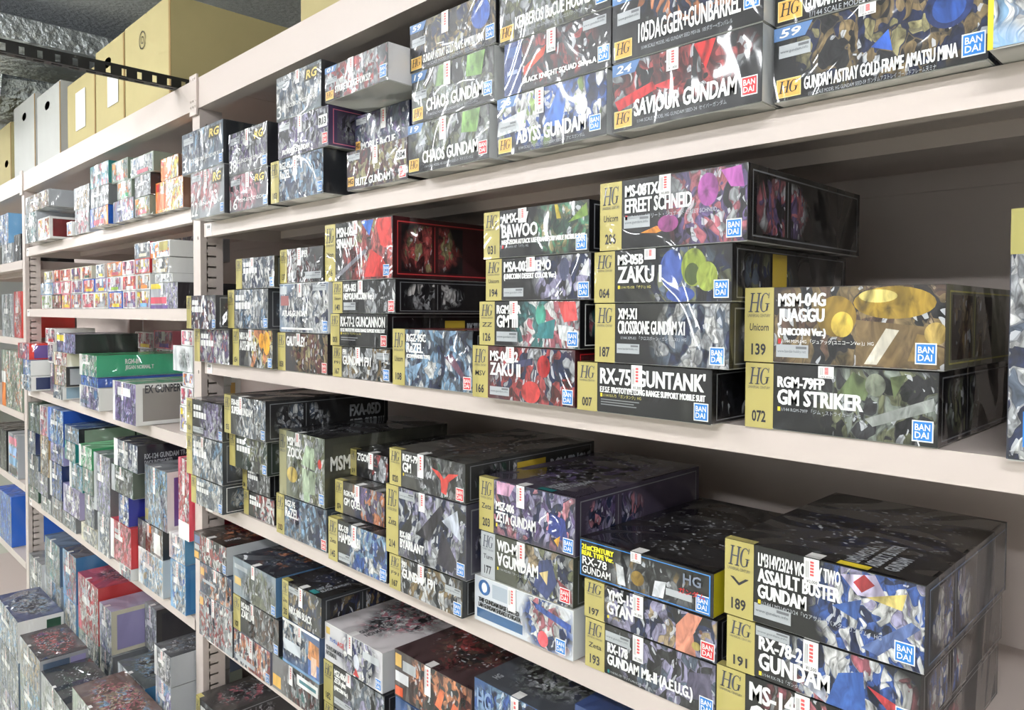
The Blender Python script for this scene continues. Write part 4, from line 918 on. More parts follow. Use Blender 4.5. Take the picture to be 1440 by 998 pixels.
'guncannon': (C1, 'black kit box with gold strip and long white title above number 167', dict(st='hg', num='001', t=[('RX-77-2 GUNCANNON', .32), ('E.F.S.F. PROTOTYPE MIDDLE RANGE SUPPORT MOBILE SUIT', .11)], cond=.55, tmax=.96, sub='1/144 RX-77-2 「ガンキャノン」HG', subcol=(206, 196, 110), badge='r', pal=('black', 'black', 'dark', 'dark'), art=(.6, .4, .1, .1), st_text=["RX-77-2 'GUNCANNON'"], stu=.6, sth=.42, syellow=(.42, .3, .58, .8), bars=[(.2, .25, .5, .28, 'grey'), (.2, .18, .46, .21, 'grey')])),
'unicorn140': (C1, 'dark kit box with gold strip numbered 140', dict(st='hg', num='140', mark='Unicorn', t=[('MSA-003', .25), ('NEMO(UNICORN Ver.)', .28)], cond=.48, tmax=.68, info=gi, infopos=(.19, .1, .2, .24), badge='r', pal=('dark', 'silver', 'char', 'white'), art=(.8, .5, .26, .8), stick=(.43, .4))),
'sinanju116': (C1, 'large kit box with gold strip numbered 116, bright red art and red framed side', dict(st='hg', num='116', mark='Unicorn', t=[('MSN-06S', .17), ('SINANJU', .21)], cond=.55, pal=('dred', 'red', (220, 70, 60), 'gold'), art=(.75, .42, .4, .7), badge='b', badgepos=(.875, .05), stick=(.44, .22), sframe=(196, 60, 62), side=(60, 22, 26), shapes=[('p', [(.56, .98), (.74, .98), (.68, .72)], (60, 110, 200)), ('p', [(.76, .98), (.98, .98), (.99, .45), (.84, .55)], (206, 52, 48)), ('p', [(.6, .05), (.7, .5), (.86, .35), (.98, .04)], (200, 46, 44)), ('p', [(.17, .1), (.62, .52), (.64, .46), (.2, .04)], (130, 130, 140))])),
'methuss': (C1, 'brown art kit box with gold strip numbered 058', dict(st='hg', num='058', t=[('GAUTHLEY', .26)], cond=.46, tmax=.62, badge='r', pal=('dark', 'bronze', 'dred', 'gold'), art=(.7, .55, .4, .7), ground=(48, 46, 50), stick=(.4, .3))),
'deltaplus': (C1, 'white edged kit box with pale blue machine art', dict(st='gen', ground=(120, 136, 158), body='white', side=(226, 228, 230), top=(230, 230, 230), pal=('steel', 'silver', 'white', 'navy'), art=(.6, .5, .6, .6), t=[('ATLAS GUNDAM', .12)], tu=.06, tv=.45, cond=.7, badge='b', info=gi, infopos=(.7, .84, .26, .12), bars=[(.03, .55, .2, .75, (150, 90, 90)), (.02, .78, .16, .95, (190, 196, 200)), (.04, .06, .7, .1, 'white')], stick=(.4, .28))),
'armor137': (C1, 'kit box with gold strip numbered 137 beside number 116', dict(st='hg', num='137', t=[('SUPER', .2)], tu=.45, cond=.6, pal=('char', 'silver', 'dred', 'white'), art=(.4, .4, .5, .8), info=gi, infopos=(.6, .1, .36, .2), stick=(.42, .5))),
'asshimar': (C1, 'kit box with gold strip numbered 054 and orange yellow art', dict(st='hg', num='054', t=[('NRX-044', .2), ('ASSHIMAR', .26)], cond=.5, tmax=.68, badge='b', pal=('orange', 'yellow', 'char', 'white'), art=(.75, .55, .36, .8), ground=(60, 60, 64), stick=(.42, .3), shapes=[('e', .74, .72, .07, .2, (236, 160, 40)), ('e', .86, .66, .08, .3, (240, 170, 50))])),
'glare2': (C1, 'dark kit box with gold edge and silver art, second up beside the slotted post', dict(st='hg', num='', t=[('RX-0', .2), ('UNICORN', .24)], cond=.55, pal=('silver', 'white', 'steel', 'sky'), art=(.6, .5, .45, .8), ground=(40, 42, 48), badge='b')),  # silver and white palette imitates glare on the film
'glare1': (C1, 'dark kit box with gold edge topmost beside the slotted post', dict(st='hg', num='', t=[('RX-93', .2), ('GUNDAM', .24)], cond=.55, pal=('navy', 'white', 'steel', 'silver'), art=(.6, .5, .5, .9), badge='b', stick=(.4, .4))),
'glare3': (C1, 'kit box with gold strip and violet art at the left end by the post', dict(st='hg', num='', t=[('MS-06', .2), ('GUNDAM', .24)], cond=.55, pal=('white', 'silver', 'purple', 'rose'), art=(.65, .4, .5, .8), ground=(44, 42, 50))),
'white262': (C1, 'kit box with gold strip and red violet art overhanging the post', dict(st='hg', num='', t=[('GUNDAM', .24), ('HG', .2)], cond=.6, pal=('navy', 'dred', 'white', 'purple'), art=(.6, .35, .6, .6), ground=(44, 44, 52), badge='b')),
# ---- third shelf
'gelgoog': (D1, 'kit box with gold strip at the bottom of the stack topped by number 189', dict(st='hg', num='', t=[('MS-14S', .3), ('GELGOOG', .36)], cond=.6, pal=('dark', 'rose', 'brown', 'silver'), art=(.7, .5, .4, .8), stick=(.44, .5))),
'gundam191': (D1, 'black kit box with gold strip numbered 191 and blue, red and white art', dict(st='hg', num='191', t=[('RX-78-2', .26), ('GUNDAM', .32)], tv=.8, cond=.58, sub='1/144 RX-78-2「ガンダム」HG', info=gi, infopos=(.175, .8, .19, .17), badge='b', pal=('navy', 'blue', 'white', 'rose'), art=(.65, .5, .3, .7), stick=(.44, .55, '¥1,500'), ground=(24, 24, 28), shapes=[('p', [(.56, .0), (.62, .6), (.74, .75), (.76, .0)], (54, 90, 160)), ('p', [(.76, .55), (.98, .3), (.98, .0), (.94, .0)], (190, 60, 66)), ('p', [(.44, .2), (.56, .5), (.56, .0)], (176, 180, 196))])),
'assault': (D1, 'large kit box with gold strip numbered 189 and blue white violet art', dict(st='hg', num='189', mark='V', t=[('LM314V23/24 VICTORY TWO', .175), ('ASSAULT BUSTER', .18), ('GUNDAM', .18)], cond=.5, tmax=.62, sub='1/144 LM314V23/24「V2アサルトバスターガンダム」HG', info=gi, infopos=(.175, .09, .2, .17), badge='b', badgepos=(.87, .07), pal=('navy', 'blue', 'white', 'lav'), art=(.8, .5, .28, .8), stick=(.44, .32, '¥2,000'), sframe=(90, 110, 140), side=(46, 50, 60), lid=True, lidpal=('black', 'dark', 'navy', 'char'), lt=['LM314V23/24', 'ASSAULT BUSTER', 'GUNDAM'], ltu=.6, ltpatch='yellow', shapes=[('p', [(.62, .9), (.78, .98), (.84, .72), (.7, .7)], (206, 196, 226)), ('p', [(.68, .84), (.73, .96), (.78, .86), (.72, .74)], (160, 50, 56)), ('p', [(.74, .7), (.92, .85), (.9, .65)], (222, 200, 120)), ('p', [(.58, .5), (.72, .66), (.7, .4)], (58, 88, 150)), ('p', [(.72, .1), (.94, .55), (.98, .5), (.8, .06)], (90, 110, 160))])),
'mk2': (D1, 'black kit box with gold strip numbered 193 and dark violet grey art', dict(st='hg', num='193', mark='Zeta', t=[('RX-178', .2), ('GUNDAM Mk-II (A.E.U.G.)', .28)], tv=.66, cond=.5, tmax=.86, sub='1/144 RX-178「ガンダムMk-II(エゥーゴ仕様)」HG', subdot='teal', info=gi, infopos=(.175, .68, .2, .2), badge='b', pal=('dark', 'char', 'lav', 'steel'), art=(.66, .6, .4, .7), stick=(.4, .5, '¥1,700'), shapes=[('p', [(.78, .2), (.82, .7), (.96, .8), (.98, .3)], (88, 84, 104))])),
'gyan': (D1, 'kit box with gold strip numbered 197 and peach cratered art', dict(st='hg', num='197', t=[('YMS-15', .28), ('GYAN', .32)], cond=.58, sub='HG 1/144 ギャン', badge='r', pal=('dark', 'navy', 'lav', 'tan'), art=(.6, .5, .5, .8), stick=(.4, .55, '¥1,800'), shapes=[('p', [(.72, .0), (.72, .6), (.8, .98), (.9, .98), (.84, .5), (.86, .0)], (214, 140, 116)), ('e', .89, .62, .012, .05, (120, 80, 60)), ('e', .92, .4, .012, .05, (120, 80, 60)), ('e', .86, .25, .03, .1, (190, 170, 90))])),
'rx78': (D1, 'black kit box with bright blue outline and yellow lettering', dict(st='gen', extra=[('RX-78', .03, .34, .235, .55, 'white'), ('GUNDAM', .03, .12, .265, .31, 'white'), ('ガンダム', .77, .36, .95, .5, 'red'), ('HG', .80, .6, .92, .84, (120, 130, 150))], t=[('21stCENTURY', .14), ('REAL TYPE Ver.', .13)], tcol=(236, 226, 40), tu=.025, tv=.86, cond=.72, badge='b', badgepos=(.885, .07), pal=('dark', 'char', 'grey', 'bronze'), art=(.55, .35, .3, .5), bars=[(.01, .93, .98, .95, (60, 140, 220)), (.01, .04, .98, .06, (60, 140, 220)), (.01, .04, .018, .95, (60, 140, 220)), (.972, .04, .98, .95, (60, 140, 220)), (.68, .22, .86, .38, (180, 184, 188))], stick=(.42, .24, '¥1,300'), side=(226, 210, 40), sideart=False, lid=True, lidpal=('black', 'dark', 'char', 'dark'), top='black', shapes=[('p', [(.32, .1), (.3, .6), (.36, .55), (.38, .1)], (210, 212, 214)), ('e', .47, .38, .05, .18, (150, 120, 50)), ('p', [(.58, .08), (.6, .46), (.68, .5), (.66, .1)], (214, 216, 220))])),
'baselimited': (D1, 'white kit box with round blue emblem and blue caption band', dict(st='gen', ground=(210, 214, 220), body='white', side=(226, 228, 228), top='white', t=[('THE GUNDAM BASE LIMITED', .1), ('LAH GUNDAM SHISAKU ICHIGATA', .1)], tu=.05, tv=.55, tcol='black', cond=.6, tmax=.5, badge='b', badgepos=(.84, .06), pal=('navy', 'blue', 'white', 'rose'), art=(.74, .5, .24, .6), stick=(.37, .5), bars=[(.03, .1, .52, .3, (58, 96, 140)), (.2, .62, .36, .92, (170, 180, 192))], shapes=[('e', .11, .78, .065, .17, (50, 100, 160)), ('e', .11, .78, .03, .11, (226, 232, 240)), ('e', .72, .2, .05, .16, (240, 90, 100)), ('p', [(.6, .9), (.98, .7), (.98, .55), (.66, .75)], (60, 86, 160))], sideart=False, sidepic=((226, 228, 228), (206, 214, 222)))),
'turna': (D1, 'kit box with silver strip numbered 177 and red badge', dict(st='hg', num='177', era='CORRECT CENTURY', mark='Turn', strip=(178, 182, 186), t=[('WD-M01', .24), ('∀GUNDAM', .28)], cond=.54, sub='1/144 WD-M01「ターンエーガンダム」', badge='r', badgepos=(.87, .08), pal=('olive', 'navy', 'silver', 'tan'), art=(.72, .5, .32, .8), stick=(.42, .5), ground=(70, 72, 62), shapes=[('p', [(.6, .2), (.66, .75), (.78, .85), (.84, .4), (.74, .0)], (56, 66, 110)), ('p', [(.66, .5), (.75, .6), (.74, .3)], (214, 190, 130)), ('p', [(.84, .5), (.98, .35), (.99, .1), (.9, .2)], (130, 60, 66))])),
'zeta': (D1, 'kit box with gold strip numbered 203 and pink and navy art', dict(st='hg', num='203', mark='Zeta', t=[('MSZ-006', .16), ('ZETA GUNDAM', .2)], tv=.62, cond=.52, tmax=.62, sub='HG 1/144 ゼータガンダム', badge='b', pal=('purple', 'lav', 'navy', 'pink'), art=(.5, .6, .6, .6), stick=(.42, .4), ground=(66, 58, 76), lid=True, lidpal=('black', 'dark', 'purple', 'char'), lt=['MSZ-006', 'ZETA GUNDAM'], ltu=.62, ltpatch='teal', shapes=[('p', [(.74, .3), (.76, .65), (.9, .6), (.94, .2)], (50, 62, 130)), ('p', [(.8, .2), (.86, .3), (.84, .1)], (230, 170, 60)), ('p', [(.2, .98), (.4, .98), (.34, .75), (.2, .75)], (210, 160, 190))])),
'f91b': (D1, 'kit box with gold strip numbered 167 under number 214', dict(st='hg', num='167', mark='F91', t=[('F91', .18), ('GUNDAM F91', .28)], cond=.56, pal=('dark', 'silver', 'bronze', 'white'), art=(.6, .5, .5, .8), info=gi, infopos=(.78, .55, .2, .2), badge='b', stick=(.42, .5))),
'byarlant': (D1, 'tall kit box with gold strip numbered 214 and dark winged machine art', dict(st='hg', num='214', mark='Zeta', t=[('RX-160', .1), ('BYARLANT', .13)], tv=.38, cond=.52, badge='b', info=gi, infopos=(.18, .84, .2, .1), pal=('dark', 'navy', 'silver', 'lav'), art=(.6, .55, .55, .7), ground=(66, 64, 78), stick=(.44, .26), shapes=[('p', [(.4, .4), (.7, .9), (.76, .86), (.56, .36)], (40, 36, 46)), ('p', [(.66, .1), (.72, .6), (.9, .2), (.84, .04)], (48, 44, 56)), ('p', [(.72, .7), (.9, .9), (.94, .5)], (200, 206, 220))])),
'gm020': (D1, 'kit box with gold strip numbered 020 and red wedge art', dict(st='hg', num='020', t=[('RGM-79', .2), ('GM', .26)], cond=.6, sub='1/144 RGM-79「ジム」HG', badge='r', pal=('dark', 'char', 'grey', 'dgreen'), art=(.7, .5, .3, .7), stick=(.4, .62), ground=(52, 52, 52), lid=True, lidpal=('black', 'dark', 'brown', 'dark'), st_text=["RGM-79 'GM'"], stu=.62, sth=.5, syellow=(.36, .2, .58, .8), shapes=[('p', [(.58, .72), (.68, .66), (.74, .5), (.8, .66), (.92, .7), (.8, .45), (.77, .1), (.71, .15), (.7, .45)], (206, 58, 52))])),
'hambrabi': (D1, 'kit box with gold strip numbered 145 and vivid blue art', dict(st='hg', num='145', mark='Zeta', t=[('RX-139', .16), ('HAMBRABI', .22)], cond=.52, info=gi, infopos=(.19, .08, .2, .18), badge='b', pal=('navy', 'blue', 'sky', 'white'), art=(.72, .45, .38, .8), stick=(.42, .5), lid=True, lidpal=('black', 'teal', 'dark', 'navy'))),
'quel': (D1, 'kit box with gold strip numbered 074 and purple art', dict(st='hg', num='074', t=[('RGM-79Q', .2), ('GM QUEL', .28)], tv=.75, cond=.56, pal=('navy', 'purple', 'orange', 'silver'), art=(.75, .5, .4, .8), ground=(70, 66, 62), stick=(.42, .5), lid=True, lidpal=('dgreen', 'dark', 'char', 'sage'))),
'z019': (D1, 'kit box with gold strip numbered 019 stacked above number 074', dict(st='hg', num='019', t=[("Z'GOK", .3)], cond=.56, pal=('dark', 'red', 'char', 'silver'), art=(.8, .5, .3, .7), stick=(.5, .6), lid=True, lidpal=('black', 'dark', 'char', 'dark'))),
'rezel2': (D1, 'dark blue grey kit box with gold strip numbered 103 under the pale green art box', dict(st='hg', num='103', t=[('RGZ-95', .16), ('ReZEL', .24)], cond=.6, badge='r', pal=('navy', 'steel', 'sky', 'silver'), art=(.65, .4, .5, .8), ground=(56, 64, 72))),
'zock': (D1, 'big tall kit box with pale green art and white lettering on its side', dict(st='hg', num='', strip=(150, 146, 110), t=[('MSM-10', .13), ('ZOCK', .16)], cond=.6, badge='b', pal=('sage', 'silver', 'olive', 'white'), art=(.65, .45, .4, .8), ground=(112, 116, 100), side=(64, 64, 56), st_text=['MSM-10 ZOCK'], stu=.04, sth=.22, stc='white', sideart=False, sidepic=((70, 70, 60), (60, 60, 54)), lid=True, lidpal=('black', 'dark', 'dark', 'char'), top='black', stick=(.38, .2), shapes=[('p', [(.5, .55), (.62, .85), (.78, .82), (.8, .5)], (166, 184, 156)), ('p', [(.54, .12), (.52, .5), (.82, .48), (.8, .15)], (158, 172, 148)), ('e', .62, .08, .07, .08, (160, 180, 150)), ('e', .9, .62, .04, .07, (196, 60, 50)), ('e', .3, .35, .12, .12, (196, 170, 90))])),
'last7': (D1, 'kit box with gold strip and red blue art at the stack bottom under number 035', dict(st='hg', num='', t=[('RX-78', .26), ('GUNDAM', .3)], cond=.55, pal=('navy', 'red', 'white', 'dark'), art=(.75, .5, .4, .8))),
'zaku066': (D1, 'kit box with gold strip numbered 066 low under number 035', dict(st='hg', num='066', t=[('MS-06', .26), ('ZAKU', .3)], tu=.5, cond=.5, pal=('char', 'grey', 'dark', 'silver'), art=(.6, .5, .5, .8))),
'under035': (D1, 'kit box with gold strip and dark green art directly under number 035', dict(st='hg', num='', t=[('MSN', .2), ('GUNDAM', .24)], cond=.55, badge='b', pal=('dgreen', 'silver', 'olive', 'char'), art=(.75, .45, .4, .8), ground=(50, 58, 52))),
'super035': (D1, 'kit box with gold strip numbered 035 and pictures on its side', dict(st='hg', num='035', t=[('FXA-05D', .16), ('SUPER GUNDAM', .2)], cond=.5, badge='b', pal=('char', 'silver', 'steel', 'white'), art=(.7, .5, .4, .8), ground=(36, 36, 38), st_text=['FXA-05D', 'SUPER GUNDAM'], stu=.66, sth=.32, lid=True, lidpal=('black', 'dark', 'char', 'dark'), stick=(.38, .45))),
'blue703': (D1, 'kit box with gold strip and white framed side, two below number 101', dict(st='hg', num='', t=[('RX', .2), ('GUNDAM', .24)], cond=.6, badge='b', pal=('steel', 'silver', 'white', 'sky'), art=(.6, .5, .6, .8), ground=(50, 54, 60), sframe='white')),
'glare605': (D1, 'kit box with gold strip and silver art directly under number 101', dict(st='hg', num='', t=[('RX-0', .16), ('UNICORN', .18)], cond=.6, pal=('silver', 'white', 'steel', 'sky'), art=(.6, .5, .6, .8), ground=(52, 54, 60), stick=(.42, .35))),  # pale palette puts the white film glare into the print
'box101': (D1, 'kit box with gold strip numbered 101 topmost by the post', dict(st='hg', num='101', t=[('ARX-014', .16), ('MASTER', .16), ('GUNDAM', .16)], cond=.6, badge='b', pal=('char', 'lav', 'purple', 'silver'), art=(.75, .4, .36, .7), info=gi, infopos=(.19, .08, .3, .16), ground=(44, 44, 48), lid=True)),
# ---- low shelf
'red830': (E1, 'kit box with red and white art at the bottom left under a white edge', dict(ground=(160, 166, 172), pal=('silver', 'red', 'white', 'navy'), art=(.5, .55, .6, .7), stick=(.4, .4), bars=[(.03, .72, .14, .9, (220, 170, 90))], side=(60, 64, 72))),  # grey ground holds the film's pale haze as colour
'blue790': (E1, 'navy kit box with orange art under the box lettered on its lid', dict(ground=(70, 84, 110), pal=('navy', 'steel', 'orange', 'white'), art=(.6, .5, .6, .7), bars=[(.03, .6, .15, .85, (220, 170, 90)), (.1, .4, .5, .5, 'silver')], stick=(.45, .4))),
'sword': (E1, 'kit box with colourful white and red art topmost by the post', dict(ground=(70, 66, 66), pal=('dark', 'white', 'red', 'steel'), art=(.6, .5, .5, .8), top=(44, 36, 32), side=(200, 202, 204), bars=[(.03, .62, .2, .9, (92, 110, 150)), (.03, .38, .18, .56, 'silver'), (.02, .06, .16, .3, (226, 170, 70))], badge='b', stick=(.42, .5), lid=True, lidpal=('dark', 'brown', 'orange', 'char'), lt=['SWORD'], ltu=.7, sidepic=((200, 202, 204), (180, 184, 190)))),
'redyellow': (E1, 'kit box with red and yellow art at the bottom under the grey masked art', dict(ground=(110, 112, 128), pal=('red', 'orange', 'white', 'navy'), art=(.5, .55, .7, .8), bars=[(.05, .1, .6, .24, 'silver')], stick=(.45, .6), badge='b')),
'zaku107': (E1, 'kit box with gold strip numbered 107 and grey brown machine art', dict(st='hg', num='107', t=[('MS-06R', .18), ('ZAKU II', .24)], cond=.6, badge='b', pal=('char', 'grey', 'brown', 'silver'), art=(.7, .5, .4, .8), ground=(40, 40, 42), sframe='cream', stick=(.4, .45))),
'mask': (E1, 'silver blue kit box with grey green art and dark lid', dict(ground=(130, 142, 152), pal=('sage', 'silver', 'olive', 'white'), art=(.62, .4, .4, .6), side=(90, 130, 170), top=(40, 44, 54), bars=[(.04, .3, .2, .5, (214, 180, 110)), (.04, .72, .35, .84, 'silver')], badge='b', stick=(.45, .35), lid=True, lidpal=('dark', 'navy', 'steel', 'orange'), shapes=[('p', [(.45, .02), (.55, .3), (.72, .3), (.8, .02)], (96, 98, 84))])),
'double0': (E1, 'grey kit box with orange logo and white caption panel, bottom of its stack', dict(ground=(116, 114, 116), pal=('char', 'dred', 'silver', 'teal'), art=(.65, .45, .4, .7), bars=[(.02, .1, .2, .45, (224, 176, 80)), (.55, .6, .98, .9, 'white'), (.6, .7, .94, .8, (80, 130, 140))], top=(70, 120, 110), stick=(.38, .55), lid=True, side=(40, 40, 44))),
'mercury': (E1, 'navy and white kit box with warm orange panel', dict(ground=(70, 92, 130), pal=('navy', 'steel', 'white', 'sky'), art=(.3, .6, .4, .5), bars=[(.03, .3, .5, .55, (210, 216, 222)), (.0, .94, 1, 1, 'white'), (.0, 0, 1, .06, (120, 160, 200))], stick=(.42, .35), shapes=[('p', [(.7, .06), (.7, .4), (.98, .4), (.98, .06)], (88, 120, 190)), ('p', [(.7, .42), (.72, .82), (.98, .78), (.98, .36)], (214, 140, 80)), ('p', [(.78, .1), (.78, .5), (.92, .5), (.92, .1)], (236, 196, 170))])),
'black215': (E1, 'black kit box with gold strip numbered 215 and teal lid patch', dict(st='hg', num='215', mark='Zeta', t=[('NRX-000 BLACK', .2)], tv=.4, cond=.5, info=gi, infopos=(.18, .75, .26, .16), pal=('black', 'navy', 'bronze', 'silver'), art=(.65, .5, .5, .8), side=(40, 44, 48), lid=True, lidpal=('black', 'dark', 'navy', 'dark'), lt=['NRX-000', 'BLACK GUNDAM'], ltu=.66, ltpatch='teal', stick=(.44, .5))),
'hgunder': (E1, 'kit box with gold strip lowest of its stack under number 182', dict(st='hg', num='', t=[('HG', .3)], pal=('char', 'grey', 'dark', 'silver'), art=(.6, .5, .5, .8))),
'zplus': (E1, 'kit box with gold strip numbered 182 and grey machine art', dict(st='hg', num='182', t=[('MSZ-006A1/', .16), ('ZETA plus', .18), ('(UNICORN Ver.)', .13)], cond=.5, tmax=.6, info=gi, infopos=(.19, .1, .3, .16), pal=('char', 'silver', 'steel', 'lav'), art=(.75, .45, .4, .8), ground=(38, 38, 40), stick=(.4, .3))),
'age2': (E1, 'white kit box with pink tinted lid and narrow navy art', dict(ground=(206, 204, 208), body='white', side=(214, 214, 216), top=(206, 200, 202), t=[('GUNDAM AGE-2', .12), ('NORMAL', .13)], tcol='char', tu=.03, tv=.42, cond=.6, pal=('lav', 'white', 'navy', 'silver'), art=(.6, .5, .3, .7), bars=[(.03, .72, .1, .9, (214, 180, 90)), (.68, .62, .95, .8, (196, 200, 204))], extra=[('ガンダム', .1, .56, .24, .68, 'blue'), ('AGE', .24, .54, .36, .68, 'red')], badge='b', stick=(.42, .5), lid=True, lidpal=('white', 'pink', 'silver', 'char'), lt=['GUNDAM AGE-2', 'NORMAL'], ltu=.45, ltc='char', shapes=[('p', [(.5, .85), (.56, .3), (.62, .85), (.58, .6)], (60, 64, 110)), ('e', .57, .4, .05, .2, (210, 214, 226)), ('p', [(.52, .05), (.56, .25), (.62, .05)], (206, 60, 60))])),
'bluehg': (E1, 'blue kit box under the dark red art box', dict(ground=(52, 82, 130), pal=('navy', 'blue', 'steel', 'silver'), art=(.6, .5, .5, .8))),
'origin': (E1, 'dark red art kit box with small gold logo and orange panels', dict(ground=(76, 66, 66), pal=('dark', 'dred', 'orange', 'char'), art=(.65, .5, .4, .8), bars=[(.015, .66, .1, .93, (224, 180, 90)), (.12, .62, .3, .84, (176, 180, 184)), (.015, .34, .2, .56, (222, 222, 226)), (.015, .05, .12, .24, (222, 90, 50))], stick=(.42, .6), top=(60, 40, 44), lid=True, lidpal=('dark', 'dred', 'brown', 'red'), shapes=[('p', [(.55, .3), (.62, .7), (.68, .66), (.62, .25)], (214, 110, 70)), ('p', [(.72, .2), (.78, .55), (.84, .5), (.8, .15)], (220, 110, 70))])),
'bluehg2b': (E1, 'blue kit box at the bottom under the hexagon blue box', dict(ground=(52, 82, 130), pal=('navy', 'blue', 'steel', 'silver'), art=(.6, .5, .5, .8))),
'bluehg2': (E1, 'deep blue kit box with earth like lid picture and pale logo', dict(ground=(48, 80, 130), pal=('navy', 'blue', 'sky', 'steel'), art=(.6, .6, .6, .7), stick=(.42, .6), top=(70, 74, 82), lid=True, lidpal=('dark', 'sage', 'silver', 'navy'), extra=[('HG', .04, .5, .2, .85, (130, 156, 196))], lt=['HG'], ltu=.1)),
'bluelast_f': (E1, 'plain blue kit box lowest at the frame end of the low shelf', dict(ground=(50, 70, 120), pal=('navy', 'blue', 'steel', 'silver'), art=(.6, .5, .5, .8))),
'bluelast': (E1, 'navy kit box with a blue badge printed on its lid', dict(ground=(52, 72, 120), pal=('navy', 'blue', 'orange', 'silver'), art=(.6, .5, .5, .8), top=(48, 66, 110), lid=True, lidpal=('navy', 'blue', 'yellow', 'orange'))),
'f1a': (E1, 'dark kit box underneath on the lowest shelf by the post', dict(st='hg', num='', t=[('GUNDAM', .3)], pal=GREYP)),
'f1': (E1, 'dark kit box with gold strip and grey patterned lid on the lowest shelf', dict(st='hg', num='', t=[('MS-06', .2), ('GUNDAM', .24)], pal=('char', 'silver', 'dark', 'grey'), ground=(50, 50, 52), top=(56, 54, 54), lid=True, lidpal=('dark', 'char', 'grey', 'rose'), badge='b')),
}
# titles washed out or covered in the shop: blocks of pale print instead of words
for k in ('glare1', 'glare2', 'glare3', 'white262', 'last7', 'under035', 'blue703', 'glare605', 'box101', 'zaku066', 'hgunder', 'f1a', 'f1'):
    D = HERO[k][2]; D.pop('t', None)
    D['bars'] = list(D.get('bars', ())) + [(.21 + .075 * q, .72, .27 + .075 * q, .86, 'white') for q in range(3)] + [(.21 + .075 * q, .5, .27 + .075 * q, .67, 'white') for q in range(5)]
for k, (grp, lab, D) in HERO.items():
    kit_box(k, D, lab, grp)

# ------------------------------------------------------------------ smaller and farther boxes of the middle and far bays
def gen(ground, c1, c2, c3, strip=None, side=None, **kw):
    g = N[ground] if isinstance(ground, str) else ground
    D = dict(tone=(.9, 1.0), ground=ground, pal=(ground, c1, c2, c3), art=(.6, .5, .55, .75), stick=(.4, .45), side=side or g)
    bars = [(.22, .70, .5, .80, 'silver'), (.22, .54, .6, .66, 'white')]
    if strip: bars.append((.0, .0, .17, 1, strip))
    D['bars'] = bars
    D.update(kw); return D
def small(body, c1, c2, c3, foot, **kw):
    D = dict(tone=(.95, 1.0), st='small', ground=c1, body=body, side=body, top=body, pal=(c1, c2, c3, 'white'), art=(.5, .5, .8, .9),
             bars=[(.30, .10, .78, .30, foot), (.42, .45, .60, .95, 'white'), (.08, .66, .24, .9, c3)])
    D.update(kw); return D
HB, TB, DB, EB, GB, FB = ('toy boxes on the high shelf of the middle bay', 'tiny toy boxes in rows', 'boxes around the green box',
                          'kit boxes piled under the green box shelf', 'kit boxes piled on the floor', 'boxes of the far bay')
W_ = 'on the middle bay high shelf'
